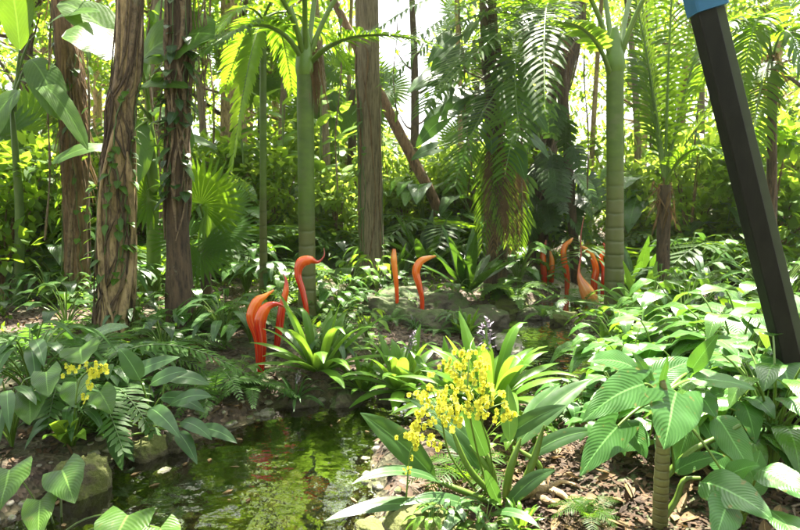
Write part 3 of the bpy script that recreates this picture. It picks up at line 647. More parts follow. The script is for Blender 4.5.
for k in range(8):
    x = rs.uniform(478, 516); y0 = rs.uniform(165, 190); q = bez(P(x, y0 - 30, 9.4), P(x + rs.normal(0, 4), y0, 9.2), P(x + rs.normal(0, 8), rs.uniform(228, 250), 9.1), 14)
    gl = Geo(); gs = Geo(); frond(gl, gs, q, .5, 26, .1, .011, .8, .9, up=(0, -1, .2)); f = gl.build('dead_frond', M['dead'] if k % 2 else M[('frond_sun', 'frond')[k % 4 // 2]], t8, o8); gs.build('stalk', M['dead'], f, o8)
lv = [(rs.uniform(515, 578), rs.uniform(95, 215), rs.uniform(24, 36), rs.uniform(-.8, -.2)) for _ in range(30)]
climber('dark tree with deeply cut climber leaves hanging down to the glass cluster', [(534, 262), (538, 200), (552, 120), (566, 60), (576, 0)], 10.8, 20, lv, True, mat='leaf_dark', name='climber_clad_tree')

# fronds in the upper centre belong to a palm standing behind the right palm
def spray_palm(label, base_px, d, top, fr, wpx=12, name='feather_palm', mat_t='bark_dark', r0=.018):
    p0 = P(*base_px, d); p0[2] = hz(p0[0], d) - .1; tp = P(*top, d)
    o = np.array([p0[0], d, 0]); t = thing(name, label, 'palm', o)
    g = Geo(); trunk(g, [p0, (p0 + tp) / 2, tp], [pw(wpx * .6, d), pw(wpx * .5, d), pw(wpx * .45, d)], 12, .08); g.build('trunk', M[mat_t], t, o)
    if mat_t == 'bark_dark':
        k = 70; q_ = tp + np.stack([rs.normal(0, 1, k) * pw(wpx * .45, d), rs.normal(0, 1, k) * pw(wpx * .45, d), -rs.rand(k) * .45 + .1], -1); g = Geo(); dd_ = nrm(rs.normal(0, .35, (k, 3)) + [0, 0, -1.])
        ribbons(g, q_, dd_, nrm(np.cross(dd_, sph(k))), rs.uniform(.15, .45, k), .012, .2, 'grass', 3); g.build('dead_fibre', M['dead'], t, o)
    for (m1, tip, Lf, nl, mat, Wl) in fr:
        gl, gs = Geo(), Geo(); frond(gl, gs, bez(tp, P(m1[0], m1[1], d + m1[2]), P(tip[0], tip[1], d + tip[2]), 22), Lf, nl, .15, Wl, .5, r0=r0)
        f = gl.build('frond', M[mat], t, o); gs.build('stalk', M['petiole'], f, o)
    return t, o
spray_palm('feather palm whose long arching fronds fill the upper centre', (578, 262), 10.3, (560, 40), [
    ((520, -50, -1.6), (412, 42, -3.2), 0.81, 46, 'frond', .02), ((500, 0, -1.6), (520, 132, -3.0), 0.75, 44, 'frond', .02), ((560, -40, -1.5), (440, 90, -3.0), 0.78, 44, 'frond', .02),
    ((540, -60, -2), (545, 110, -3.6), 0.72, 44, 'frond', .02), ((480, 80, -1.3), (455, 185, -2.6), 0.72, 44, 'frond', .018), ((520, 80, -1.6), (505, 175, -2.8), 0.65, 40, 'frond', .018),
    ((560, 10, -1.2), (500, 120, -2.6), .7, 42, 'frond', .02), ((500, -60, -1.6), (376, 30, -3.0), .85, 46, 'frond', .022), ((490, -30, -1.2), (392, 78, -2.4), .75, 46, 'frond', .02), ((480, -90, -1.0), (380, -10, -2.0), .8, 40, 'frond', .022), ((470, 20, -1.4), (425, 110, -2.8), .7, 44, 'frond', .02),
    ((470, -60, .8), (400, -20, 1.6), .6, 38, 'frond', .02), ((620, -60, .8), (700, 0, 1.6), .6, 38, 'frond', .02)], 9)
spray_palm('young feather palm with stalks fanning up from a brown boot on the right', (664, 258), 8.2, (665, 185), [
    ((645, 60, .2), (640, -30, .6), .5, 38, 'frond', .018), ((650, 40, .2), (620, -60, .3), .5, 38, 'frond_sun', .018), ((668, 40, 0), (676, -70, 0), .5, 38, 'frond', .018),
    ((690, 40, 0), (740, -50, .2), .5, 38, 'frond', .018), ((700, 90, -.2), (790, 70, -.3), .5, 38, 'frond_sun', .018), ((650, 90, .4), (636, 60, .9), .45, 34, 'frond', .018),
    ((690, 120, -.4), (745, 170, -.8), .45, 34, 'frond', .018), ((680, 60, .6), (700, 0, 1.2), .5, 34, 'frond_sun', .018), ((655, 60, .5), (640, 10, 1.3), .5, 34, 'frond', .018)], 13, r0=.022)
spray_palm('feather palm with a yellow sunlit frond hanging beside the vine-hung trunk', (262, 262), 7.8, (263, 20), [
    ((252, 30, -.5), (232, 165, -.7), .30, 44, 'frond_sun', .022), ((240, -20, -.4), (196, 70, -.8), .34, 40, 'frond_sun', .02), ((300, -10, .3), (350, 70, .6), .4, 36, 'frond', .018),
    ((280, 0, .4), (292, 90, .8), .4, 36, 'frond', .018), ((290, -60, -.4), (380, -20, -.6), .45, 36, 'frond', .02), ((250, 10, .4), (225, 90, .9), .4, 36, 'frond', .018)], 7, mat_t='palm_green')
spray_palm('feather palm crowding the top right corner beyond the black post', (775, 262), 8.0, (772, 60), [
    ((740, -20, -.3), (700, 60, -.8), .5, 38, 'frond', .018), ((760, -40, -.4), (742, 90, -.8), .5, 38, 'frond', .018), ((790, -20, -.3), (812, 120, -.6), .5, 38, 'frond', .018),
    ((760, 60, -.3), (745, 200, -.9), .5, 40, 'frond', .018), ((730, 20, .3), (690, 100, .8), .5, 36, 'frond', .018), ((800, -60, 0), (860, 20, 0), .5, 36, 'frond', .018)], 9)

# fan palms
def fan_palm(label, d, base_px, hub, leaves, wpx=10, mat='frond', name='fan_palm'):
    p0 = P(*base_px, d); p0[2] = hz(p0[0], d) - .05; h = P(*hub, d); o = np.array([p0[0], d, 0]); t = thing(name, label, 'palm', o)
    g = Geo(); trunk(g, [p0, (p0 + h) / 2, h], [pw(wpx * .6, d), pw(wpx / 2, d), pw(wpx * .4, d)], 12, .12); g.build('trunk', M['bark_dark'], t, o)
    for (x, y, dd, rpx, dx, dz, ny) in leaves:
        c = P(x, y, d + dd); D = np.array([dx, -.25, dz]); g = Geo(); fan(g, c, D, (0, -ny, 1 - ny), pw(rpx, d))
        f = g.build('fan_leaf', M[mat], t, o); g = Geo(); tube(g, bez(h, (h + c) / 2 + [0, 0, .15], c, 8), .014, 6); g.build('stalk', M['petiole'], f, o)
    return t
fan_palm('low fan palm with pleated leaves, right of the vine-hung trunk', 7.2, (205, 300), (207, 245), [
    (206, 205, -.4, 48, .75, .55, .7), (200, 205, -.7, 44, .1, .9, .8), (222, 232, -.6, 36, .9, -.1, .5), (200, 250, -.8, 34, .2, -.6, .6), (186, 240, -.3, 34, -.8, .1, .6), (230, 210, .3, 34, .8, .4, .5), (150, 200, .1, 38, -.7, .6, .6)])
for i, (px, d, py0, hy, lab) in enumerate([(352, 15, 250, 90, 'fan palm with drooping leaves between the green palm and the central trunk'), (335, 17, 250, 130, 'far fan palm lower behind the green palm'), (262, 16, 250, 60, 'far fan palm behind the sunlit frond'),
        (486, 17, 250, 150, 'far fan palm left of the dry hanging fronds'), (476, 18, 240, 40, 'tall far fan palm beside the bright gap'), (40, 10, 270, 150, 'fan palm crowding the left edge')]):
    lv = []
    for k in range(13):
        a = k * 2.4; rr = 20 + 16 * rs.rand(); lv.append((px + math.cos(a) * rr * 1.1, hy + math.sin(a) * rr * .8, math.sin(a * 1.7) * .5, 30 * 15 / d * rs.uniform(.8, 1.15), math.cos(a), -.2 - .6 * math.sin(a), .6))
    fan_palm(lab, d, (px, py0), (px, hy), lv, 9)

# banana-like big leaves upper left
def bigleaf_plant(label, cat, name, base, leaves, mat, d0, stalkr=.014, part='leaf', stalkmat='petiole', nc=7, n=14, src=None, core=None):
    """leaves: (base px,py,d), (tip px,py,d), half width px, arch, prof, (face)"""
    o = np.asarray(base, float); t = thing(name, label, cat, o)
    for (a, b_, hw, arch, prof, face) in leaves:
        A, B = P(*a), P(*b_); mid = (A + B) / 2 + np.array([0, 0, arch * np.linalg.norm(B - A)])
        g = Geo(); bigleaf(g, A, mid, B, hw / FPX * (a[2] + b_[2]) / 2, face, prof, n, nc)
        f = g.build(part, M[mat], t, o)
        g = Geo(); bs = (o + np.array([rs.normal(0, .03), rs.normal(0, .03), -.02])) if src is None else np.asarray(src) + rs.normal(0, .012, 3); v = A - bs
        tube(g, bez(bs, bs + v * .5 + [0, 0, abs(v[2]) * .2 + .02], A, 10), np.linspace(stalkr, stalkr * .5, 10), 6); g.build('stalk', M[stalkmat], f, o)
    if core:
        g = Geo(); tube(g, curve([o - [0, 0, .05], (o + np.asarray(src)) / 2 + rs.normal(0, .03, 3), src], 20), np.interp(np.linspace(0, 1, 20), [0, .7, 1], [core, core * .8, core * .35]), 12, True, .05); g.build('pseudostem', M[stalkmat], t, o)
    return t
F = (0, -.6, .8)
bigleaf_plant('banana plant with huge leaves crossing behind the strangled trunk', 'plant', 'banana_plant', at(150, 7.6), [
    ((140, 60, 6.9), (62, 38, 6.6), 34, .2, 'paddle', F), ((140, 60, 6.1), (215, 36, 5.9), 30, .25, 'paddle', (0, -.8, .5)), ((148, 80, 6.9), (60, 2, 7.2), 22, .2, 'paddle', F), ((130, 92, 6.0), (188, 88, 5.8), 11, .2, 'paddle', F),
    ((150, 50, 7), (186, -10, 7), 22, .2, 'paddle', F), ((150, 110, 7), (192, 150, 6.6), 12, .3, 'paddle', F), ((120, 150, 7.2), (52, 164, 6.8), 10, .25, 'paddle', F), ((150, 140, 7.2), (218, 150, 6.8), 6, .2, 'paddle', F), ((140, 120, 7.3), (128, 190, 7), 20, .1, 'paddle', (0, -1, .2)), ((160, 170, 7.3), (196, 178, 6.8), 9, .3, 'paddle', F)], 'leaf_mid', 7.2, .02, src=P(150, 120, 7.3), core=.09)
bigleaf_plant('banana plant with a pale blue-green leaf tip in the top left corner', 'plant', 'banana_plant', at(12, 7.6), [
    ((30, 40, 7.3), (100, 12, 6.9), 10, .2, 'paddle', F), ((30, 60, 7.3), (60, 120, 7), 16, .3, 'paddle', F), ((20, 80, 7.3), (88, 150, 6.8), 10, .35, 'paddle', F), ((20, 50, 7.3), (10, -30, 7.3), 18, .2, 'paddle', F), ((20, 90, 7.3), (-20, 160, 7), 16, .3, 'paddle', F)], 'leaf_mid', 7.2, .02, src=P(12, 110, 7.4), core=.06, stalkmat='petiole_dark')

# ================================================================== BLACK LEANING POST
def bar(g, A, B, wx, wy):
    A, B = np.asarray(A, float), np.asarray(B, float); v = nrm(B - A); X_ = nrm(np.cross(v, [0, 1, 0])); Y_ = np.cross(v, X_); c = .12
    pr_ = [(-1 + c, -1), (1 - c, -1), (1, -1 + c), (1, 1 - c), (1 - c, 1), (-1 + c, 1), (-1, 1 - c), (-1, -1 + c)]
    ring = np.array([X_ * a_ * wx + Y_ * b_ * wy for a_, b_ in pr_]); V = np.concatenate([A + ring, B + ring, [A, B]])
    Fq = [[i, (i + 1) % 8, 8 + (i + 1) % 8, 8 + i] for i in range(8)] + [[(i + 1) % 8, i, 16, 16] for i in range(8)] + [[8 + i, 8 + (i + 1) % 8, 17, 17] for i in range(8)]
    g.add(V, Fq)
d = 3.3; Bt = P(806, 560, d); Bt[2] = hz(Bt[0], d) - .1; T_ = P(703, 13, d); o = np.array([Bt[0], d, 0])
t = thing('steel_post', 'black square steel post leaning out over the right edge, with a blue painted top', 'post', o)
g = Geo(); bar(g, Bt, T_, pw(9.2, d), pw(9, d)); k = g.build('post', M['black_steel'], t, o)
v = nrm(T_ - Bt); sd = nrm(np.cross(v, [0, 1, 0])); sd = sd if sd[0] > 0 else -sd
g = Geo(); bar(g, Bt + sd * pw(14.5, d) + [0, .02, 0], T_ + sd * pw(14.5, d) + [0, .02, 0], pw(5, d), pw(8, d)); g.build('flange', M['grey_steel'], t, o)
g = Geo(); bar(g, T_ + v * .003 + sd * pw(5, d), T_ + v * 1.2 + sd * pw(5, d), pw(15.5, d), pw(12, d)); g.build('painted_cap', M['blue_steel'], t, o)
for o_ in bpy.data.objects[t.name].children:
    for p_ in o_.data.polygons: p_.use_smooth = False

# ================================================================== GLASS SCULPTURES
GN = 'red and orange blown glass shoots along the creek'
def glass(label, pl, rad, mat, d=None, bz=-.05, tail=None):
    d = d or G(*pl[0])[1]; pts = [P(x, y, d + .02 * i) for i, (x, y) in enumerate(pl)]; pts[0][2] = min(pts[0][2], hz(pts[0][0], pts[0][1])) + bz
    base = pts[0].copy(); c = curve(pts, 56); n_ = len(c); rr = np.interp(np.linspace(0, 1, n_), np.linspace(0, 1, len(rad)), rad) / FPX * d * .88
    g = Geo(); tube(g, c, rr, 20, True, .0); o = g.build('glass_sculpture', M[mat], None, base); o.location = tuple(base)
    return tag(o, label, 'sculpture', GN)
dA = G(268, 368)[1]
glass('leftmost red and orange glass bulb with a thin tip bent to the right', [(259, 367), (258, 340), (252, 318), (257, 302), (265, 296), (274, 290)], [3.2, 4.5, 5.5, 7, 6.5, 4.5, 2.2, .8], 'glass_orange', dA + .08)
glass('bright red glass bulb with a hooked tip, just right of the leftmost one', [(260, 370), (262, 345), (260, 322), (266, 308), (276, 304), (288, 308)], [3.5, 5, 6, 7.5, 6.5, 4, 2, .8], 'glass_red', dA - .1)
glass('slim dark red glass flame standing against the green palm', [(275, 352), (279, 330), (282, 308), (286, 290), (286, 280), (283, 274)], [2.6, 4.2, 4.8, 4.4, 3.6, 2.4, 1.0, .5], 'glass_red', dA + .35)
glass('tall swan-necked glass piece with a bulbous red head and curled tail', [(306, 340), (307, 318), (303, 292), (298, 275), (301, 263), (310, 260), (318, 262), (324, 256), (324, 248)], [1.8, 2.6, 3.2, 3.6, 4.4, 6.6, 5.8, 2.6, 1.2, .7, .4], 'glass_red', dA + .2)
dB = G(397, 318)[1]
glass('straight red glass rod with a pale orange tip on the mossy ledge', [(397, 320), (397, 300), (396, 280), (394, 262), (394, 249)], [1.8, 2.1, 2.5, 3.2, 3.8, 2.0], 'glass_orange', dB)
glass('hooked orange and red glass piece on the mossy ledge beside the straight rod', [(422, 320), (422, 300), (419, 285), (416, 272), (420, 262), (428, 258), (436, 256)], [2.2, 2.6, 3.4, 4.4, 5.0, 4.2, 2.6, .8], 'glass_orange', dB + .1)
dC = G(560, 300)[1]
glass('short red glass spike half hidden by a lime fern leaf', [(545, 292), (544, 275), (543, 255), (546, 240)], [2.2, 3.4, 3.8, 2.8, .8], 'glass_red', dC + .3)
glass('orange glass shoot leaning behind the lime fern leaf', [(551, 291), (551, 275), (552, 262), (550, 250)], [2, 3.4, 3.8, 2.6, 1], 'glass_orange', dC + .5)
glass('curved orange glass horn, left one of the cluster by the right palm', [(567, 290), (567, 275), (564, 260), (564, 248), (570, 241), (573, 238)], [2.4, 3.2, 3.6, 3.4, 3, 2, .9], 'glass_orange', dC + .2)
glass('large striped amber glass gourd with a long thin dark red stem rising from it', [(592, 322), (592, 305), (586, 290), (580, 278), (579, 268), (581, 255), (581, 235), (584, 216)], [3.8, 7.8, 9, 7.6, 4.2, 1.8, 1.1, .9, .8, .7, .4], 'glass_amber', dC - 1.0)
glass('twisted orange glass flame in front of the right palm', [(597, 302), (594, 285), (596, 270), (592, 256), (586, 249), (580, 246)], [2.6, 3.8, 4, 3.4, 3.2, 2, .7], 'glass_orange', dC)
glass('dark red glass spire touching the right palm', [(604, 312), (603, 290), (604, 270), (601, 258), (606, 250), (603, 243)], [2, 3.2, 3.2, 2.4, 2.6, 2.2, .8], 'glass_red', dC + .1)

for (x0, x1, y1, d, lab) in ((150, 156, 235, 7.0, 'liana hanging straight between the strangled and vine-hung trunks'), (208, 214, 150, 8.0, 'liana dangling beside the sunlit frond'), (345, 336, 190, 9.2, 'liana hanging left of the central trunk'), (398, 394, 120, 10.5, 'liana hanging just right of the central trunk'), (455, 470, 170, 9.0, 'liana hanging left of the leaf-clothed trunk'), (645, 652, 150, 9.0, 'liana hanging right of the stout right palm'), (50, 44, 240, 7.2, 'liana at the left edge before the fibrous palm'), (92, 86, 230, 7.4, 'liana hanging between the fibrous palm and the strangled trunk'), (240, 236, 120, 9.4, 'liana hanging behind the sunlit frond'), (588, 584, 190, 9.6, 'liana hanging above the glass cluster'), (700, 694, 150, 9.2, 'liana hanging left of the black post'), (162, 160, 200, 6.6, 'liana hanging close beside the vine-hung trunk'), (528, 522, 215, 9.0, 'liana hanging between the dry fronds and the cut-leaved climber')):
    top_ = P(x0, -90, d); q_ = [top_] + [P(x0 + (x1 - x0) * f_ + rs.normal(0, 2.5), -90 + (y1 + 90) * f_, d + rs.normal(0, .06)) for f_ in (.2, .4, .6, .8, 1)]
    g = Geo(); tube(g, curve(q_, 40), .011 * (1 + .3 * np.sin(np.arange(40) * .9)), 6, True); g2 = Geo(); k = 14; c_ = curve(q_, 40)[rs.randint(8, 40, k)]; dd_ = nrm(sph(k) + [0, 0, -.5]); ribbons(g2, c_, dd_, nrm(np.cross(dd_, [0, 0, 1.])), .14, .035, .5, 'ovate', 4, (-1, 0, 1), .2)
    o = thing('liana', lab, 'vine', q_[-1], 'lianas hanging from the canopy'); g.build('stem', M['root'], o, q_[-1]); g2.build('foliage', M['leaf_mid'], o, q_[-1])

# ================================================================== FOREGROUND PLANTS
# orchid with broad blue-green leaves and yellow sprays
ob = G(500, 502); D0 = ob[1]
UPC = (0, -.75, .65)
root = thing('orchid', 'large orchid with sprays of small yellow flowers over waxy leaves on the near bank', 'orchid', ob)
OL = [((436, 480, 0), (360, 413, -.15), 15, .10, 'lance', (.25, -.8, .6)), ((446, 486, 0), (352, 484, -.3), 9, .26, 'lance', (0, -.3, 1)), ((440, 508, -.1), (324, 521, -.35), 9, .16, 'lance', (0, -.4, 1)),
      ((516, 447, .05), (592, 379, .25), 12, .16, 'lance', (-.3, -.7, .6)), ((500, 442, .0), (566, 405, -.1), 9, .12, 'lance', UPC), ((486, 456, -.05), (462, 402, -.15), 10, .05, 'ovate', (0, -.9, .4)),
      ((510, 442, -.05), (508, 384, .0), 9, .0, 'lance', (0, -1, .2)), ((480, 470, 0), (430, 420, .1), 10, .2, 'lance', UPC), ((505, 508, -.1), (556, 470, -.1), 8, .25, 'lance', UPC), ((478, 510, -.15), (400, 505, -.35), 8, .2, 'lance', (0, -.5, 1)),
      ((500, 505, -.15), (484, 468, -.3), 6, .0, 'lance', (0, -1, .3)), ((525, 460, .1), (600, 432, .2), 9, .22, 'lance', UPC), ((470, 440, .2), (410, 400, .35), 10, .15, 'lance', UPC), ((520, 430, .2), (560, 385, .5), 10, .1, 'lance', UPC),
      ((490, 515, -.2), (540, 528, -.4), 6, .3, 'lance', (0, -.4, 1)), ((470, 515, -.2), (440, 540, -.5), 7, .3, 'lance', (0, -.4, 1))]
for (a, b_, hw, arch, prof, face) in OL:
    A, B = P(a[0], a[1], D0 + a[2]), P(b_[0], b_[1], D0 + b_[2]); mid = (A + B) / 2 + np.array([0, 0, arch * np.linalg.norm(B - A)])
    g = Geo(); bigleaf(g, A, mid, B, pw(hw, D0), face, prof, 16, 7, .3, .03); g.build('leaf', M['leaf_blue'], root, ob)
for (x0, y0, x1, y1, x2, y2, r_) in ((505, 500, 470, 470, 450, 425, 4), (500, 500, 488, 470, 470, 445, 4.5), (498, 500, 492, 470, 480, 440, 4), (505, 500, 510, 470, 521, 438, 5), (512, 502, 530, 470, 544, 425, 5), (508, 500, 540, 470, 516, 447, 4), (500, 500, 460, 490, 436, 480, 4)):
    g = Geo(); A = P(x0, y0, D0); A[2] -= .03; tube(g, curve([A, P(x1, y1, D0 - .02), P(x2, y2, D0)], 14), np.interp(np.linspace(0, 1, 14), [0, .3, .6, .85, 1], [.8, 1.1, 1, .7, .18]) * pw(r_ * .8, D0) * (1 + .06 * (np.arange(14) % 3 == 0)), 9); g.build('cane', M['petiole'], root, ob)
def floret(g, gc, c, s, f):
    f = nrm(np.asarray(f, float)); X_ = nrm(np.cross(f, [0, 0, 1])); Y_ = np.cross(X_, f)
    a = np.array([90, 25, 155, 205, 335, 255, 285]) / 57.3; r_ = np.array([.8, .75, .75, .6, .6, 1.2, 1.2]); wd = np.array([.3, .32, .32, .22, .22, .5, .5])
    d_ = X_ * np.cos(a)[:, None] + Y_ * np.sin(a)[:, None]; ribbons(g, np.repeat([c], 7, 0), d_ + f * .25, np.cross(f, d_), r_ * s, wd * s, .15, 'petal', 3, (-1, 0, 1), .2, rnd=rs.rand())
    if gc is not None: ribbons(gc, np.array([c + f * s * .12]), f, X_, s * .3, s * .14, .6, 'petal', 2, (-1, 0, 1), .2)
def spray(root, org, stem, side, fs, per, seed=0):
    """stem: points; side: list of (px,py,d,count,radius m)"""
    gs = Geo(); tube(gs, curve(stem, 16), np.linspace(.006, .0025, 16), 6); sc = curve(stem, 40)
    f = gs.build('flower_stalk', M['petiole'], root, org)
    for (c, cnt, rad) in side:
        gs, g, gc = Geo(), Geo(), Geo(); cnt = int(cnt * 1.2 + .5); rad = rad * 1.22
        st = sc[np.argmin(np.linalg.norm(sc - (c + [0, .05, -.1]), axis=1))]; tube(gs, bez(st, (st + c) / 2 + [0, 0, .03], c, 7), .002, 4, False)
        for k in range(cnt):
            p = c + rs.normal(0, 1, 3) * rad * np.array([1, .6, .85]) * .62; tube(gs, np.array([c, (c + p) / 2 + [0, 0, .012], p]), .0012, 3, False)
            floret(g, gc, p, fs * rs.uniform(.75, 1.2), np.array([rs.normal(0, .5), -1, rs.normal(.15, .4)]))
        f = g.build('flower_cluster', M['yellow'], root, org); gs.build('flower_stem', M['petiole'], f, org); gc.build('flower_centre', M['brownspot'], f, org)
q = lambda x, y, dz=0: P(x, y, D0 + dz)
spray(root, ob, [q(490, 495), q(478, 455, -.1), q(468, 400, -.2), q(470, 350, -.1), q(474, 338, 0)], [(q(466, 352, -.1), 9, .05), (q(478, 366, -.15), 12, .065), (q(460, 376, -.15), 12, .06), (q(487, 384, -.15), 12, .06), (q(470, 392, -.2), 12, .06)], .0178, 0)
spray(root, ob, [q(480, 495), q(450, 455, -.1), q(440, 410, -.2), q(430, 385, -.2)], [(q(440, 392, -.2), 12, .06), (q(424, 394, -.2), 8, .045), (q(426, 412, -.25), 13, .065), (q(417, 428, -.25), 12, .05), (q(414, 440, -.2), 8, .035), (q(442, 418, -.25), 10, .05), (q(433, 440, -.2), 6, .04)], .0178, 0)
spray(root, ob, [q(495, 495), q(490, 450, -.1), q(482, 415, -.2), q(505, 402, -.2)], [(q(455, 405, -.25), 13, .06), (q(478, 408, -.2), 12, .06), (q(492, 402, -.2), 8, .05), (q(505, 412, -.2), 8, .045), (q(512, 418, -.2), 4, .03), (q(448, 370, -.1), 7, .045)], .0178, 0)
# a thin young spray to the left in front
b_ = G(402, 526); t = thing('orchid', 'single thin orchid stalk with pale buds on the mossy foreground rock', 'orchid', b_)
spray(t, b_, [b_, P(406, 500, b_[1]), P(409, 460, b_[1] + .02), P(412, 447, b_[1] + .02)], [(P(409, 470, b_[1]), 4, .018), (P(411, 458, b_[1]), 2, .01)], .010, 0)
g = Geo(); k = 9; a_ = np.linspace(0, 6, k); ribbons(g, np.repeat([b_], k, 0), np.stack([np.cos(a_), np.sin(a_), a_ * 0 + 1.0], -1), np.stack([-np.sin(a_), np.cos(a_), a_ * 0], -1), .12, .012, .6, 'lance', 6, (-1, 0, 1), .2); g.build('foliage', M['leaf_strap'], t, b_)
# left yellow orchid
b_ = G(72, 446); t = thing('orchid', 'small orchid with two yellow flower sprays at the far left bank', 'orchid', b_); d = b_[1] - .3
spray(t, b_, [b_, P(75, 410, d), P(80, 380, d), P(98, 364, d)], [(P(93, 371, d), 9, .045), (P(101, 368, d), 7, .035), (P(72, 370, d), 5, .03), (P(88, 382, d), 4, .03), (P(85, 397, d - .05), 3, .02), (P(66, 365, d), 2, .02)], .018, 0)
for (x, y, hw) in ((50, 424, 9), (60, 440, 8), (86, 440, 7), (78, 420, 6), (42, 440, 8)):
    g = Geo(); B = P(x, y, d - .1); bigleaf(g, b_, (b_ + B) / 2 + [0, 0, .12], B, pw(hw, d), F, 'lance', 10, 5); g.build('leaf', M['leaf_bright'], t, b_)

# left: dark broad arum
lb = G(150, 428); dl = lb[1]
L_ = lambda x, y, dd=0: (x, y, dl + dd)
bigleaf_plant('dark blue-green arum with long drooping leaves overhanging the left pool edge', 'plant', 'arum_plant', lb, [
    (L_(150, 408, -.2), L_(180, 438, -.5), 10, .12, 'ovate', F), (L_(170, 405, -.1), L_(212, 397, -.2), 9, .2, 'lance', F), (L_(180, 422, -.2), L_(212, 440, -.4), 8, .2, 'lance', F), (L_(178, 432, -.2), L_(197, 464, -.4), 8, .15, 'ovate', F),
    (L_(196, 428, -.2), L_(237, 443, -.3), 8, .2, 'lance', F), (L_(112, 422, -.2), L_(122, 470, -.5), 11, .06, 'ovate', (0, -1, .3)), (L_(118, 410, -.1), L_(88, 412, -.3), 10, .2, 'ovate', F), (L_(150, 385, 0), L_(188, 372, 0), 10, .2, 'lance', F),
    (L_(118, 385, .1), L_(180, 357, .2), 10, .15, 'lance', F), (L_(140, 380, -.1), L_(118, 348, -.1), 10, .2, 'ovate', F), (L_(160, 398, 0), L_(205, 412, 0), 9, .25, 'lance', F), (L_(120, 440, -.2), L_(134, 462, -.3), 8, .2, 'ovate', F), (L_(165, 380, .1), L_(210, 385, .2), 9, .25, 'lance', F)], 'leaf_blue', dl, .009, nc=5)
rb = G(62, 430); 
bigleaf_plant('round-leaved plant with pale flat leaves below the left fern', 'plant', 'round_leaf_plant', rb, [
    ((76, 382, 3.6), (76, 408, 3.35), 17, .05, 'heart', (0, -.75, .6)), ((46, 372, 3.6), (48, 397, 3.4), 15, .05, 'heart', F), ((80, 347, 4.0), (82, 364, 3.8), 20, .05, 'heart', (0, -.5, .9)), ((30, 395, 3.5), (30, 425, 3.3), 17, .05, 'heart', F), ((100, 392, 3.7), (112, 414, 3.5), 14, .05, 'heart', F)], 'leaf_mid', 3.6, .007)
nb = G(60, 545)
bigleaf_plant('bright heart-leaved plant in the bottom left corner', 'plant', 'heart_leaf_plant', nb, [
    ((62, 470, 2.7), (74, 503, 2.5), 22, .1, 'heart', F), ((128, 516, 2.3), (104, 560, 2.1), 30, .1, 'heart', (0, -.3, 1)), ((40, 500, 2.6), (38, 540, 2.4), 18, .1, 'heart', F), ((10, 470, 2.7), (0, 510, 2.5), 24, .1, 'heart', F), ((160, 528, 2.2), (170, 560, 2.1), 20, .1, 'heart', (0, -.3, 1))], 'leaf_mid', 2.6, .006)
pb = G(110, 372)
bigleaf_plant('plant with one broad pale leaf in front of the strangled trunk', 'plant', 'arum_plant', pb, [
    ((80, 345, 4.6), (129, 327, 4.4), 10, .15, 'ovate', F), ((100, 360, 4.6), (140, 352, 4.4), 9, .2, 'lance', F), ((95, 350, 4.6), (60, 345, 4.4), 9, .2, 'lance', F), ((120, 360, 4.7), (165, 345, 4.8), 9, .2, 'lance', F)], 'leaf_gloss', 4.5, .008)

# quilted plant on the right
qb = G(660, 528); dq = qb[1] - .05
Q = lambda x, y, dd=0: (x, y, dq + dd)
root = bigleaf_plant('tall plant with big quilted green leaves on a ringed stem at the right foreground', 'plant', 'quilted_leaf_plant', qb, [
    (Q(676, 392, 0), Q(664, 449, -.22), 31, .08, 'heart', (0, -.9, .45)), (Q(644, 384, -.05), Q(582, 422, -.2), 21, .14, 'heart', (-.2, -.8, .5)), (Q(618, 426, -.1), Q(580, 476, -.25), 19, .1, 'heart', (-.2, -.9, .4)),
    (Q(626, 420, .1), Q(646, 458, -.02), 14, .1, 'ovate', F), (Q(702, 398, .05), Q(716, 418, -.02), 14, .1, 'heart', F), (Q(690, 380, .1), Q(756, 390, .0), 15, .15, 'ovate', (0, -.3, 1)), (Q(690, 372, .15), Q(718, 334, .1), 9, .05, 'ovate', (-.5, -.8, .1)),
    (Q(674, 472, 0), Q(724, 457, -.05), 10, .2, 'ovate', F), (Q(692, 415, .15), Q(676, 472, .0), 16, .05, 'ovate', (.3, -.9, .3)), (Q(716, 416, .05), Q(754, 480, -.1), 21, .12, 'ovate', (.2, -.8, .6)),
    (Q(726, 478, -.1), Q(760, 466, -.2), 12, .2, 'ovate', F), (Q(640, 372, .2), Q(588, 362, .1), 15, .2, 'ovate', F), (Q(640, 395, .1), Q(590, 400, .0), 12, .2, 'ovate', F), (Q(655, 388, 0), Q(632, 352, .0), 6, .1, 'lance', (.4, -.9, .2)), (Q(660, 392, 0), Q(668, 355, .0), 5, .0, 'lance', (.4, -.9, .2)), (Q(650, 384, .1), Q(700, 362, .2), 14, .2, 'ovate', F), (Q(650, 436, .2), Q(612, 452, .2), 14, .2, 'ovate', F)],
    'leaf_quilt', dq, .009, nc=9, n=18, src=P(662, 398, dq))
g = Geo(); c = curve([qb - [0, 0, .05], P(661, 490, dq), P(663, 445, dq), P(664, 400, dq), P(662, 380, dq)], 40); tube(g, c, np.interp(np.linspace(0, 1, 40), [0, .6, 1], [pw(8, dq), pw(7, dq), pw(3, dq)]) * (1 + .07 * (np.arange(40) % 4 == 0)), 12); g.build('stem', M['stem_purple'], root, qb)
for pl in ([(664, 478), (690, 452), (716, 438), (740, 425)], [(662, 520), (676, 500), (684, 480), (700, 478)]):
    g = Geo(); tube(g, curve([P(x, y, dq + .02) for x, y in pl], 12), np.linspace(pw(4, dq), pw(2, dq), 12), 8); g.build('branch', M['petiole'], root, qb)

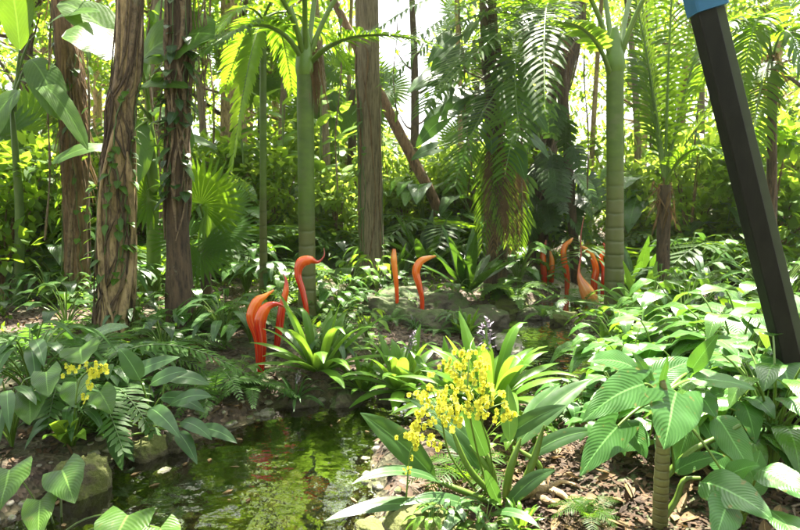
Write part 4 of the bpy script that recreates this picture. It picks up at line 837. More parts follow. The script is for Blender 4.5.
q2 = G(735, 520)
bigleaf_plant('dark quilted leaves low in the bottom right corner beside the ringed stem', 'plant', 'quilted_leaf_plant', q2, [
    (Q(700, 482, -.1), Q(772, 520, -.35), 24, .18, 'ovate', (0, -.7, .7)), (Q(760, 470, -.1), Q(806, 500, -.3), 22, .18, 'ovate', (0, -.7, .7)), (Q(730, 500, -.2), Q(715, 540, -.4), 20, .12, 'ovate', (0, -.8, .6)), (Q(750, 495, 0), Q(760, 450, .1), 16, .05, 'ovate', (0, -.9, .3)), (Q(770, 510, -.2), Q(800, 545, -.4), 20, .15, 'ovate', (0, -.7, .7)), (Q(735, 480, .1), Q(700, 455, .1), 15, .2, 'ovate', F)], 'leaf_quilt', dq, .008, nc=9, n=16)
# ================================================================== REPEATED PLANTS (built once, copied)
def proto(name, cat): return thing(name, 'x', cat, (0, 0, 0))
def mk_bromeliad(name, n, L, W, mat, spike=True, prof='strap', upness=(.35, 1.5), droop=.55):
    t = proto(name, 'bromeliad'); g = Geo(); k = np.arange(n); a = k * 2.4 + rs.normal(0, .1, n); e = upness[0] + (upness[1] - upness[0]) * (k / n)
    D = np.stack([np.cos(a) * np.cos(e), np.sin(a) * np.cos(e), np.sin(e)], -1); S = np.stack([-np.sin(a), np.cos(a), a * 0], -1)
    ribbons(g, np.stack([np.cos(a), np.sin(a), a * 0], -1) * .03, D, S, L * rs.uniform(.7, 1.1, n), W * rs.uniform(.85, 1.1, n), droop * rs.uniform(.6, 1.4, n), prof, 10, (-1, -.4, .4, 1), .35)
    g.build('foliage', M[mat], t)
    if spike:
        gs, gf = Geo(), Geo(); tip = np.array([.05, -.06, L * .82]); tube(gs, bez((0, 0, 0), (0, 0, L * .5), tip, 8), .006, 5)
        for i in range(60):
            q_ = np.array([.05, -.06, 0]) * (.6 + .4 * i / 60) + [0, 0, L * (.55 + .3 * i / 60)]; b__ = q_ + rs.normal(0, 1, 3) * .008; dd = nrm(rs.normal(0, 1, 3) + [0, 0, .5]); ribbons(gf, b__[None], dd, nrm(np.cross(dd, [0, 0, 1.]) + .01), .035 * (1.2 - i / 90), .007, .1, 'petal', 2, (-1, 1), 0)
        f = gf.build('flower_spike', M['lilac'], t); gs.build('stalk', M['petiole'], f)
    return t
def mk_broad(name, n, H_, L, W, mat, prof='ovate', cat='plant', out=.35, stalkmat='petiole', nn=9):
    t = proto(name, cat); g, gs = Geo(), Geo()
    for k in range(n):
        a = k * 2.4 + rs.rand() * .5; h = H_ * rs.uniform(.45, 1.05); r_ = out * rs.uniform(.35, 1.1) * (1.25 - .6 * h / H_); dr = np.array([math.cos(a), math.sin(a), 0])
        p = dr * r_ + [0, 0, h]; l = L * rs.uniform(.7, 1.15); tip = p + dr * l * .8 + [0, 0, -l * rs.uniform(.15, .6)]
        tube(gs, bez((0, 0, 0), dr * r_ * .3 + [0, 0, h * .8], p, 8), np.linspace(.008, .005, 8), 5, False)
        bigleaf(g, p, p + dr * l * .45 + [0, 0, .12 * l], tip, W * l / L, nrm(dr * .5 + [0, -.1, 1]), prof, nn, 5, .25, .06, rnd=rs.rand())
    g.build('foliage', M[mat], t); gs.build('stem', M[stalkmat], t); return t
def mk_fern(name, n, L, mat, leafL=.14, W=.009, nl=30, cat='fern', el=(.3, 1.2), part='frond'):
    t = proto(name, cat)
    for k in range(n):
        a = k * 2.4 + rs.rand() * .4; e = rs.uniform(*el); l = L * rs.uniform(.75, 1.1); dr = np.array([math.cos(a), math.sin(a), 0])
        gl, gs = Geo(), Geo(); sp = bez((0, 0, 0), dr * l * .45 * math.cos(e) + [0, 0, l * .6 * math.sin(e) + .06], dr * l * .9 + [0, 0, l * (.5 * math.sin(e) - .22)], 16)
        frond(gl, gs, sp, leafL, nl, .12, W, .25, .35, r0=.005, vee=.1, nseg=2, lmin=.12)
        f = gl.build(part, M[mat], t); gs.build('stalk', M['petiole_dark'], f)
    return t
def mk_shrub(name, H_, sp_, ncl, per, L, W, mat, crad=.28):
    t = proto(name, 'shrub'); gl, gb = Geo(), Geo(); cs = []
    for k in range(ncl):
        a = k * 2.4; h = H_ * rs.uniform(.15, 1); r_ = sp_ * rs.uniform(.2, 1) * (1.1 - .4 * h / H_); c = np.array([math.cos(a) * r_, math.sin(a) * r_, h]); cs.append(c)
        tube(gb, bez((0, 0, 0), (c[0] * .2, c[1] * .2, h * .6), c, 6), np.linspace(.018, .005, 6), 5, False)
    cloud(gl, cs, crad * rs.uniform(.6, 1.2, len(cs)), per, L, W); gl.build('foliage', M[mat], t); gb.build('stem', M['bark_brown'], t); return t
def mk_tree(name, H_, mat, nl, per, lv, L, W, bark='bark_brown', r=.12, spread=2.4, low=.36, crad=.8):
    t = proto(name, 'tree'); g = Geo(); lean = rs.normal(0, .35, 2)
    trunk(g, [(0, 0, -.15), (lean[0] * .3, lean[1] * .3, H_ * .4), (lean[0], lean[1], H_ * .8)], [r * 1.4, r, r * .6], 10, .08, 16); g.build('trunk', M[bark], t)
    gl, gb = Geo(), Geo(); crown(gl, gb, (lean[0] * .5, lean[1] * .5, 0), H_, spread, nl, per, lv, L, W, r * .5, crad, low); gl.build('crown', M[mat], t); gb.build('limb', M[bark], t); return t
def mk_nest(name, n, L, W, mat):   # bird's nest fern
    t = proto(name, 'fern'); g = Geo(); k = np.arange(n); a = k * 2.4; e = rs.uniform(.7, 1.35, n)
    ribbons(g, np.zeros((n, 3)), np.stack([np.cos(a) * np.cos(e), np.sin(a) * np.cos(e), np.sin(e)], -1), np.stack([-np.sin(a), np.cos(a), a * 0], -1), L * rs.uniform(.7, 1.1, n), W, .35, 'lance', 14, (-1, -.5, 0, .5, 1), .3, .12)
    g.build('foliage', M[mat], t); return t

# bromeliads
BR = 'bromeliads along the creek'
A1 = mk_bromeliad('bromeliad', 28, .48, .034, 'leaf_strap', False); A2 = mk_bromeliad('bromeliad', 32, .42, .036, 'leaf_strap', True); A3 = mk_bromeliad('bromeliad', 22, .36, .016, 'leaf_blue', True, droop=.8)
def bp_(p, px, d, rz, s, label, grp, dz=0): 
    l = at(px, d); l[2] = max(l[2], .02) + dz; return place(p, l, rz, s, label, grp)
bp_(A1, 316, 4.95, .3, 1.4, 'bright green bromeliad with long strap leaves in front of the red glass pieces', BR, .12)
bp_(A2, 402, 4.75, 1.3, 1.3, 'bromeliad with a lilac spike, left of the yellow orchid flowers', BR, .10)
bp_(A2, 492, 4.1, 2.6, 1.6, 'broad-leaved bromeliad with a lilac spike right behind the yellow flowers', BR, .14)
bp_(A1, 454, 4.35, 2.3, 1.2, 'bromeliad with upright bright leaves just behind the yellow flowers', BR, .08)
bp_(A3, 292, 4.7, 0, .75, 'small greyish bromeliad with a lilac spike at the water edge below the red glass', BR, .05)
bp_(A3, 438, 4.5, 2, .9, 'narrow-leaved grey-green bromeliad between the two lilac-spiked ones', BR, .05)
bp_(A1, 612, 5.9, 2.2, 1.0, 'yellow-green bromeliad in front of the amber glass gourd', BR)
bp_(A1, 648, 7.0, 1.1, 1.6, 'tall strap-leaved bromeliad at the foot of the right palm', BR)
bp_(A3, 512, 4.4, 1, .6, 'thin-leaved bromeliad on the bank right of the orchid canes', BR)
bp_(A1, 362, 4.9, 2.7, .7, 'small bromeliad low between the two large bright ones', BR, .05)
bp_(A2, 180, 6.9, 1, 1.0, 'bromeliad at the foot of the vine-hung trunk', BR)
bp_(A3, 700, 6.2, 3, 1.2, 'narrow grey bromeliad among the glossy leaves near the post', BR)
# ferns
FN = 'ferns on the banks'
F1 = mk_fern('fern', 11, .75, 'fern'); F2 = mk_fern('fern', 9, .6, 'fern_lime', .12, .014, 20)
bp_(F1, 66, 4.35, .4, 1.7, 'arching fern at the left edge in front of the fibrous palm', FN, .05); bp_(F1, 208, 4.5, 1.8, .85, 'fern drooping over the left pool edge beside the arum', FN, .05)
bp_(F1, 246, 4.6, 3.1, .62, 'small fern right of the arum at the pool edge', FN, .03); bp_(F1, 20, 5.2, 2, 1.2, 'fern at the very left margin behind the round leaves', FN)
bp_(F1, 168, 5.5, 3.3, .9, 'fern between the strangled trunk and the vine-hung trunk', FN); bp_(F2, 546, 7.5, .2, .7, 'lime fern in front of the short red glass spike', FN, .1)
bp_(F2, 515, 8.6, 1.2, 1.2, 'sunlit lime fern on the far bank left of the glass cluster', FN, .1); bp_(F1, 232, 6.4, .9, 1.0, 'fern on the shaded bank left of the leftmost red glass', FN)
bp_(F1, 338, 7.2, 2.9, .8, 'fern behind the swan-necked glass piece', FN); bp_(F2, 300, 9.6, .5, 1.2, 'lime fern far behind the slender green palm', FN)
bp_(F1, 585, 8.6, 1.9, 1.1, 'fern behind the orange glass horn', FN); bp_(F1, 735, 6.8, 1.2, 1.2, 'fern behind the glossy leaves at the right edge', FN); bp_(F2, 462, 10.5, 2, 1.1, 'lime fern far behind the hooked glass piece', FN)
# birds nest
NS = "bird's nest ferns"
N1 = mk_nest('birds_nest_fern', 15, .95, .075, 'leaf_dark')
bp_(N1, 424, 10.2, .3, 1.15, "bird's nest fern with long dark leaves beside the central trunk", NS, .1); bp_(N1, 468, 8.6, 1.5, 1.1, "bird's nest fern drooping over the stone ledge", NS, .15)
bp_(N1, 640, 8.8, 2.2, 1.2, "bird's nest fern with upright leaves between the two right palms", NS); bp_(N1, 395, 9.6, 2.9, .8, "small bird's nest fern behind the straight glass rod", NS)
# broad plants
B1 = mk_broad('glossy_leaf_plant', 26, .66, .36, .085, 'leaf_gloss', out=.42); B2 = mk_broad('arum_plant', 15, .5, .30, .085, 'leaf_dark', 'heart'); B3 = mk_broad('broad_leaf_plant', 18, .5, .24, .07, 'leaf_mid'); B4 = mk_broad('lance_leaf_plant', 22, .55, .38, .045, 'leaf_blue', 'lance')
GP = 'glossy broad-leaved plants massed on the right bank'
for i, (px, d, s, lab) in enumerate([(622, 4.7, .75, 'glossy plant at the left end of the right bank mass, over the water'), (628, 5.0, .9, 'glossy plant behind the quilted leaves'), (668, 4.6, 1.0, 'glossy plant just above the quilted plant top'), (706, 4.2, 1.0, 'glossy plant right of the quilted plant, full of sun flecks'),
        (745, 3.9, 1.05, 'glossy plant at the foot of the black post'), (690, 5.4, 1.1, 'glossy plant in the second row, left of the black post'), (738, 5.2, 1.15, 'glossy plant in the second row, behind the black post'), (785, 4.4, 1.2, 'glossy plant beyond the black post at the right edge'),
        (655, 6.0, .9, 'glossy plant in the back row near the right palm'), (780, 6.0, 1.2, 'glossy plant in the back row at the right edge'), (720, 6.6, 1.0, 'glossy plant in the back row below the young feather palm'), (640, 5.5, .7, 'small glossy plant behind the quilted leaves near the water'), (730, 3.1, .7, 'low glossy plant in the bottom right corner'), (790, 3.0, .95, 'glossy plant at the very right of the bottom edge')]):
    bp_((B1, B1, B3, B4)[i % 4] if i > 1 else B1, px, d, i * 1.3, s, lab, GP)
B5 = mk_broad('leafy_plant', 16, .6, .3, .06, 'leaf_bright', 'lance'); F3 = mk_fern('seedling_palm', 8, 1.0, 'frond', .3, .014, 20, 'palm', (.6, 1.3)); B6 = mk_broad('quilted_leaf_plant', 15, .6, .36, .105, 'leaf_quilt', out=.34)
for i, (px, d, s, lab) in enumerate([(738, 3.15, .8, 'quilted-leaf plant low in the bottom right corner'), (704, 3.6, .95, 'quilted-leaf plant just right behind the tall ringed-stem plant'), (762, 3.7, 1.1, 'quilted-leaf plant beside the foot of the post'), (636, 4.1, .85, 'quilted-leaf plant just left behind the tall ringed-stem plant'), (616, 4.5, .6, 'quilted-leaf plant overhanging the mulch and the right pool'), (668, 4.0, .95, 'quilted-leaf plant directly behind the tall ringed-stem plant'), (690, 3.05, .62, 'quilted-leaf plant at the right foot of the ringed stem'), (575, 3.9, .5, 'small quilted-leaf plant between the orchid and the ringed stem'), (612, 3.25, .42, 'smallest quilted-leaf plant on the mulch left of the ringed stem'), (628, 3.65, .72, 'quilted-leaf plant at the back edge of the mulch patch'), (778, 3.0, .85, 'quilted-leaf plant at the very right of the bottom edge'), (752, 4.3, 1.15, 'quilted-leaf plant behind the foot of the post')]): bp_(B6, px, d, i * 1.1, s, lab, 'low quilted-leaf plants')
LP = 'low broad-leaved plants between the creek and the trees'
lows = [(B4, 220, 5.6, .9, 'lance-leaved plant left of the leftmost red glass'), (B2, 262, 6.3, .8, 'dark heart-leaved plant behind the red glass bulbs'), (B3, 340, 5.9, .7, 'leafy plant right of the swan-necked glass'), (B3, 350, 8.2, 1.0, 'leafy plant in front of the central trunk'),
    (B2, 410, 8.6, .8, 'dark heart-leaved plant behind the ledge, between the glass rod and the hook'), (B3, 455, 7.9, .8, 'leafy plant on the ledge right of the hooked glass'), (B1, 520, 9.6, 1.1, 'sunlit glossy plant below the dry hanging fronds'), 
    (B2, 60, 6.0, 1.0, 'dark heart-leaved plant at the foot of the fibrous palm'), (B3, 140, 7.8, 1.1, 'leafy plant behind the strangled trunk'), (B4, 20, 4.2, 1.0, 'lance-leaved plant at the left margin'), (B1, 245, 8.4, 1.1, 'glossy plant sunlit behind the fan palm'), (B3, 285, 7.8, 1.0, 'leafy plant left of the green palm foot'),
    (B2, 330, 10.5, 1.4, 'big heart-leaved plant far behind the green palm'), (B1, 210, 10, 1.4, 'tall glossy plant far behind the vine-hung trunk'), (B3, 440, 12, 1.6, 'leafy plant in the distance below the leaning trunk'), (B1, 300, 12.5, 1.6, 'tall glossy plant in the distance behind the green palm'), (B4, 690, 8.8, 1.5, 'lance-leaved plant behind the young feather palm boot'),
    (B3, 745, 9, 1.6, 'leafy plant far behind the black post'),  (B3, 100, 9.5, 1.5, 'leafy plant far behind the strangled trunk foot'), (B3, 545, 4.9, .5, 'small leafy plant on the bare bank right of the orchid'), (B3, 380, 5.4, .55, 'small leafy plant at the waterside below the ledge'), (B4, 330, 5.2, .6, 'low lance-leaved plant under the bright bromeliad'),
    (B2, 800, 8, 1.5, 'dark heart-leaved plant at the right margin'), (B3, 232, 4.75, .5, 'small leafy plant at the left pool edge among ferns')]
for i, (p_, px, d, s, lab) in enumerate(lows): bp_(p_, px, d, i * 1.9, s, lab, LP)
MARKS = [(20, 'left margin'), (60, 'fibrous palm'), (114, 'strangled trunk'), (180, 'vine-hung trunk'), (222, 'fan palm'), (262, 'leftmost red glass'), (307, 'green ringed palm'), (340, 'swan-necked glass'), (374, 'central trunk'), (397, 'straight glass rod'), (425, 'hooked glass piece'), (460, 'stone ledge'), (497, 'leaf-clothed trunk'), (530, 'far pool'), (566, 'glass horn'), (592, 'amber gourd'), (614, 'stout right palm'), (664, 'young feather palm'), (710, 'glossy leaf mass'), (755, 'black post'), (800, 'right margin')]
seen_lab = set(); PKIND = [(B1, 'glossy plant'), (B2, 'heart-leaved plant'), (B3, 'leafy plant'), (B4, 'lance-leaved plant'), (F1, 'fern'), (F2, 'lime fern'), (A3, 'narrow-leaved bromeliad'), (A1, 'strap-leaved bromeliad'), (B5, 'yellow-green leafy plant'), (F3, 'seedling palm')]
def fillplant(px, d, pk, s, grp='undergrowth plants filling the banks'):
    l = at(px, d)
    if float(creek_d(l[:1], l[1:2])[0]) < .12: return
    nm = min(MARKS, key=lambda m_: abs(m_[0] - px))[1]
    row = 'in front of' if d < 5.6 else 'level with' if d < 7.5 else 'behind' if d < 9.5 else 'far behind'
    for ad in ('low', 'small', 'spreading', 'shaded', 'sun-flecked', 'loose', 'leaning', 'ragged', 'sparse', 'bushy'):
        lab = '%s %s on the ground %s the %s' % (ad, PKIND[pk][1], row, nm)
        if lab not in seen_lab: break
    seen_lab.add(lab); place(PKIND[pk][0], l, rs.rand() * 6, s, lab, grp)
for px, d, k, s in ((392, 6.7, 4, .45), (415, 6.6, 6, .5), (440, 6.6, 4, .4), (455, 6.7, 3, .4), (470, 6.9, 4, .45), (405, 7.5, 2, .4), (445, 7.4, 5, .45), (428, 7.9, 6, .6), (100, 6.0, 4, .7), (126, 5.95, 3, .6), (168, 6.0, 7, .7), (192, 6.1, 4, .6), (66, 7.3, 2, .8), (84, 7.5, 5, .8), (364, 8.9, 4, .8), (384, 9.0, 6, .8), (296, 6.8, 4, .6), (318, 6.9, 2, .6), (606, 6.75, 4, .5), (626, 6.7, 7, .8), (664, 7.7, 3, .8), (500, 9.0, 5, 1), (538, 10.2, 4, 1)): fillplant(px, d, k, s)
for px, d, k, s in ((455, 2.75, 3, .35), (490, 2.7, 2, .35), (528, 2.75, 7, .35), (540, 3.5, 2, .4), (470, 3.2, 9, .4), (560, 3.9, 4, .5), (435, 2.6, 8, .3), (590, 3.9, 3, .5), (628, 3.3, 2, .35), (700, 3.0, 8, .5), (520, 3.4, 8, .4), (600, 2.7, 9, .22)): fillplant(px, d, k, s)
for px, d, k, s in ((30, 3.5, 2, .6), (60, 3.7, 3, .6), (88, 3.9, 7, .6), (14, 3.1, 0, .6), (100, 4.2, 0, .6), (40, 4.1, 4, .6), (130, 4.5, 3, .6), (-5, 3.6, 3, .8), (185, 4.9, 2, .5), (98, 3.55, 2, .35)): fillplant(px, d, k, s)
for d_, n_, s_ in ((4.6, 9, .6), (5.2, 11, .65), (5.8, 12, .75), (6.5, 12, .8), (7.3, 11, .9), (8.2, 11, 1.0), (9.3, 11, 1.1), (10.8, 12, 1.3)):
    for k in range(n_):
        px = -10 + 820 * (k + rs.rand()) / n_
        if d_ < 5 and 270 < px < 560: continue
        if 492 < px < 612 and (d_ < 8 or px > 560): continue
        if 385 < px < 440 and d_ < 7.4: continue
        if 268 < px < 330 and d_ < 6: continue
        fillplant(px, d_ + rs.normal(0, .2), rs.choice(10, p=[.09, .08, .12, .08, .14, .12, .07, .09, .12, .09]), s_ * rs.uniform(.75, 1.1))
# shrubs
SH = 'shrubs of the undergrowth'
S1 = mk_shrub('shrub', 1.5, .75, 22, 46, .13, .033, 'tree_leaf_lime'); S2 = mk_shrub('shrub', 1.3, .8, 26, 60, .15, .035, 'tree_leaf_lime'); S3 = mk_shrub('shrub', 1.6, .8, 24, 55, .14, .04, 'tree_leaf')
sh = [(S2, 405, 12.4, 1.2, 'lime shrub right of the central trunk'), (S2, 262, 13.5, 1.5, 'lime shrub between the sunlit frond and the green palm'), (S2, 640, 12.5, 1.4, 'lime shrub between the right palms'), (S2, 450, 13.2, 1.5, 'lime shrub between the leaning trunk and the climbing leaves'), (S2, 320, 15.5, 2.0, 'tall lime shrub close right of the green palm'), (S2, 218, 14, 1.7, 'lime shrub left of the sunlit frond'), (S2, 340, 11.5, 1.2, 'lime shrub right of the green palm'), (S1, 395, 13, 1.5, 'shrub behind the central trunk'), (S1, 275, 12, 1.3, 'shrub left of the green palm in the distance'), (S2, 240, 11, 1.1, 'sunlit lime shrub behind the fan palm'), (S3, 200, 12.5, 1.5, 'dense shrub behind the vine-hung trunk'),
    (S1, 150, 11, 1.4, 'shrub seen between the strangled and vine-hung trunks'), (S3, 40, 9, 1.4, 'dense shrub at the left edge'), (S2, 430, 15, 1.7, 'lime shrub under the bright gap'), (S1, 465, 12.5, 1.4, 'shrub behind the stone ledge'), 
    (S3, 545, 11.5, 1.4, 'dense shrub behind the climber-clad tree'),  (S1, 690, 10.5, 1.4, 'shrub right of the young feather palm'), (S2, 725, 12, 1.7, 'lime shrub left of the black post in the distance'), (S3, 770, 10, 1.6, 'dense shrub beyond the black post'),
    (S1, 620, 14.5, 1.8, 'tall shrub far behind the right palm'), (S2, 680, 15, 2.0, 'tall lime shrub far behind the young feather palm'), (S1, 370, 16.5, 1.9, 'far shrub left of the bright gap'), (S3, 260, 15.5, 1.8, 'dense far shrub behind the sunlit frond'), (S1, 130, 15, 2.0, 'tall far shrub behind the strangled trunk'), (S1, 10, 12, 2, 'tall shrub at the very left margin'), (S1, 800, 13, 2, 'tall shrub at the very right margin'),
    (S2, 490, 17, 1.9, 'far lime shrub between the ledge trunks')]
for i, (p_, px, d, s, lab) in enumerate(sh): bp_(p_, px, d, i * 2.1, s, lab, SH)
# saplings: thin pale upright stems
for i, (px, d, h, lab) in enumerate([(243, 12, 3.0, 'thin pale sapling left of the green palm'), (264, 12.6, 3.2, 'thin pale sapling just left of the green palm'), (285, 12, 3.0, 'thin pale sapling close to the green palm'), (321, 11.6, 3.2, 'thin pale sapling right of the green palm'), (343, 13, 3.0, 'thin pale sapling midway to the central trunk'), (690, 12, 3.2, 'thin sapling right of the young feather palm')]):
    b_ = at(px, d); t = thing('sapling', lab, 'sapling', b_, 'thin saplings in the undergrowth'); g, gl = Geo(), Geo()
    tube(g, curve([b_, b_ + [rs.normal(0, .04), 0, h * .5], b_ + [rs.normal(0, .1), 0, h]], 14), np.linspace(.03, .014, 14), 7); g.build('trunk', M['petiole'], t, b_)
    for k in range(12):
        a_ = k * 2.4; c_ = b_ + [0, 0, h * rs.uniform(.5, 1)]; dr = np.array([math.cos(a_), math.sin(a_), .3]); bigleaf(gl, c_, c_ + dr * .3 + [0, 0, .1], c_ + dr * .6, .11, (0, -.2, 1), 'ovate', 6, 5)
    gl.build('crown', M['leaf_bright'], t, b_)
# background trees
TB = 'background trees'
T1 = mk_tree('tree', 7.5, 'tree_leaf', 13, 3, 55, .20, .05); T2_ = mk_tree('tree', 8.5, 'tree_leaf_lime', 13, 3, 58, .20, .05, 'bark_tan'); T3_ = mk_tree('tree', 8, 'tree_leaf', 13, 3, 58, .22, .055, 'bark_dark', .14, 2.6)
tr_ = [(T1, 305, 18, 1, 'background tree right of the green palm'), (T2_, 280, 19, 1, 'lime background tree left of the green palm'), (T3_, 225, 16, 1, 'full background tree left of the sunlit frond'), (T1, 165, 15, 1, 'background tree behind the vine-hung trunk'), (T2_, 100, 17, 1, 'lime background tree behind the strangled trunk'), (T3_, 30, 13, 1, 'full background tree at the left edge'),
    (T3_, 520, 15, 1, 'full background tree behind the climber-clad trunk'), (T1, 525, 20, 1, 'background tree right of the bright gap'), (T2_, 640, 20, 1, 'lime background tree between the right palms'), (T1, 672, 17, 1.05, 'background tree behind the young feather palm'), (T2_, 610, 26, 1.1, 'lime background tree behind the stout right palm'), 
    (T2_, 760, 19, 1.1, 'lime background tree beyond the black post'), (T3_, 800, 13, 1, 'full background tree at the right edge'), (T1, 250, 26, 1.3, 'far tall tree behind the sunlit frond'), (T3_, 320, 28, 1.3, 'far bushy tall tree behind the green palm'), (T2_, 512, 30, 1.3, 'far lime tall tree right of the bright gap'),
    (T1, 740, 28, 1.5, 'far tall tree near the black post'), (T3_, 140, 24, 1.4, 'far bushy tall tree behind the strangled trunk'), (T1, 60, 22, 1.4, 'far tall tree at the left edge'), (T3_, 190, 30, 1.6, 'farthest bushy tree behind the vine-hung trunk')]
for i, (p_, px, d, s, lab) in enumerate(tr_): bp_(p_, px, d, i * 1.7, s, lab, TB)
T5_ = mk_tree('slim_tree', 9, 'tree_leaf', 8, 2, 55, .2, .05, 'bark_tan', .055, 1.4, .6, .65); T6_ = mk_tree('slim_tree', 9, 'tree_leaf', 8, 2, 55, .2, .05, 'bark_grey', .07, 1.4, .6, .65)
for i, (px, d, k, s, lab) in enumerate([(250, 13, 0, 1, 'slim pale trunk left of the green palm'), (278, 14.5, 1, 1, 'slim grey trunk nearer the green palm'), (330, 13.5, 1, 1, 'slim grey trunk right of the green palm'), (347, 16, 0, 1.1, 'slim pale trunk just left of the central trunk'), (462, 13.5, 0, 1, 'slim pale trunk left of the climbing leaves'), (525, 14, 1, 1, 'slim grey trunk between the two climber-clad trees'), (588, 14.5, 0, 1, 'slim pale trunk left of the stout right palm'), (640, 14, 1, 1, 'slim grey trunk right of the stout right palm'), (700, 13.5, 1, 1, 'slim grey trunk right of the young feather palm'), (722, 15, 0, 1.1, 'slim pale trunk nearest the black post'), (145, 11.5, 1, 1, 'slim grey trunk seen between the two big left trunks'), (92, 12, 0, 1, 'slim pale trunk left of the strangled trunk'), (212, 14, 1, 1, 'slim grey trunk right of the vine-hung trunk')]):
    bp_((T5_, T6_)[k], px, d, i * 1.3, s, lab, 'slim background trees')
for i, (px, d, s, lab) in enumerate([(235, 10.5, 2.2, 'understory palm behind the fan palm'), (288, 11, 2.0, 'understory palm left of the green palm'), (338, 12, 2.6, 'understory palm right of the green palm'), (398, 13, 2.2, 'understory palm below the bright gap'), (452, 11.5, 2.4, 'understory palm right of the leaning trunk'), (515, 11.5, 2.2, 'understory palm behind the dry fronds'), (636, 10.5, 2.2, 'understory palm right of the stout palm'), (705, 11, 2.6, 'understory palm between the feather palm and the post'), (748, 9.5, 2.2, 'understory palm just beyond the post'), (95, 10, 2.2, 'understory palm in the dark behind the left trunks'), (150, 9, 1.9, 'understory palm between the left trunks')]):
    bp_(F3, px, d, i * 1.1, s, lab, 'understory palms')
for i, (px, d, k, s, lab) in enumerate([(210, 11.5, 0, 2.6, 'large-leaved plant behind the fan palm in the distance'), (318, 13, 1, 3.0, 'large heart-leaved plant close right of the green palm, far back'), (425, 12.2, 0, 2.4, 'large-leaved plant under the leaning trunk'), (480, 12, 1, 2.8, 'large heart-leaved plant left of the dry fronds, far back'), (650, 12.5, 0, 2.8, 'large-leaved plant behind the young feather palm'), (725, 10.5, 1, 2.6, 'large heart-leaved plant left of the post, far back'), (55, 8.2, 1, 2.0, 'large dark heart-leaved plant behind the fibrous palm')]):
    bp_((B1, B2)[k], px, d, i * 1.7, s, lab, 'large-leaved plants in the background')
for i, (px, d, s, lab) in enumerate([(30, 9.0, 1.2, 'dense shrub left of the fibrous palm'), (148, 10, 1.2, 'dense shrub close behind the strangled trunk'), (92, 10.5, 1.3, 'dense shrub between the fibrous palm and strangled trunk'), (0, 8, 1.3, 'dense shrub at the left margin')]): bp_(S3, px, d, i, s, lab, SH)
# far wood
g = Geo(); cs = []; 
for k in range(430):
    a_ = rs.uniform(-1.25, 1.25); r_ = rs.uniform(30, 48); x_ = math.sin(a_) * r_; y_ = math.cos(a_) * r_; top_ = 13 + 3 * math.sin(x_ * .35) + 2 * math.sin(x_ * .9)
    pxx = 400 + FPX * x_ / max(y_, 1)
    if 355 < pxx < 470: top_ = 2.2
    if 545 < pxx < 615: top_ = 5
    cs.append([x_, y_, hz(x_, y_) + rs.rand() ** 1.2 * top_])
for k in range(330):      # unseen clumps behind the camera, added to block low sky light
    a_ = rs.uniform(1.5, 4.78); r_ = rs.uniform(12, 22); x_ = math.sin(a_) * r_; y_ = math.cos(a_) * r_; cs.append([x_, y_, hz(x_, y_) + rs.rand() * 10])
cloud(g, cs, rs.uniform(.9, 1.9, len(cs)), 55, .5, .15); tag(g.build('distant_woodland', M['tree_leaf']), kind='stuff')

# ================================================================== ROCKS
RK = 'mossy rocks around the creek'
def rk(px, d, sx, sy, sz, mat, lab, grp=RK, dz=0): 
    l = at(px, d); return rock((l[0], l[1], max(l[2], -.05) + dz), sx, sy, sz, mat, lab, grp)
p_ = G(75, 505); rk(64, p_[1], .14, .14, .2, 'rock_moss', 'large upright mossy rock at the bottom left of the pool')
p_ = G(135, 455); rk(137, p_[1], .14, .12, .11, 'rock_moss', 'rounded mossy rock under the arum leaves')
rk(168, p_[1] + .1, .10, .1, .09, 'rock_dark', 'dark rock beside the rounded mossy one'); rk(152, p_[1] - .25, .09, .06, .04, 'rock_bare', 'small pale flat rock at the left waterline')
rk(118, p_[1] - .55, .05, .04, .03, 'rock_bare', 'little pale stone at the water near the upright mossy rock'); rk(185, p_[1] + .05, .06, .04, .03, 'rock_bare', 'little pale stone under the drooping arum tips')
rk(262, 4.55, .07, .05, .035, 'rock_bare', 'little pale stone below the small fern'); rk(300, 4.75, .12, .08, .06, 'rock_dark', 'dark wet rock under the lilac-spiked small bromeliad'); rk(345, 4.85, .2, .1, .1, 'rock_dark', 'dark wet rock under the bright bromeliad'); rk(392, 4.9, .16, .1, .1, 'rock_dark', 'dark wet rock below the small leafy plant')
for i, (px, d, s) in enumerate([(385, 7.2, .34), (408, 7.0, .3), (432, 6.9, .32), (450, 7.0, .28), (470, 7.3, .34), (398, 8.0, .36), (440, 7.9, .4), (484, 8.0, .4)]):
    rk(px, d, s, s * .8, s * .55, 'rock_dark', ['leftmost rock of the ledge below the glass rod', 'rock of the ledge under the glass rod', 'rock of the ledge under the hooked glass', 'small rock of the ledge right of the hooked glass', 'right end rock of the ledge by the far pool', 'upper left rock of the ledge', 'upper middle rock of the ledge', 'upper right rock of the ledge'][i], 'mossy rocks of the ledge', -.05)
for i, (px, d, s, lab) in enumerate([(540, 8.2, .3, 'rock under the lime fern on the far bank'), (575, 7.8, .28, 'rock under the orange glass horn'), (512, 8.8, .34, 'rock behind the far pool'), (592, 6.6, .2, 'rock under the amber gourd'), (420, 2.75, .2, 'mossy foreground rock at the bottom centre'), (375, 2.9, .12, 'small mossy rock left of the bottom centre one'), (560, 4.4, .16, 'mossy rock behind the twisted root'), (470, 2.6, .16, 'mossy rock right of the bottom centre one')]):
    rk(px, d, s, s * .75, s * .4, 'rock_moss' if i % 3 else 'rock_dark', lab)
# slab edging of the far pool
l = at(510, 6.5); rock((l[0], l[1], .03), .42, .14, .06, 'rock_bare', 'pale flat stone slab edging the far pool', name='stone_slab')
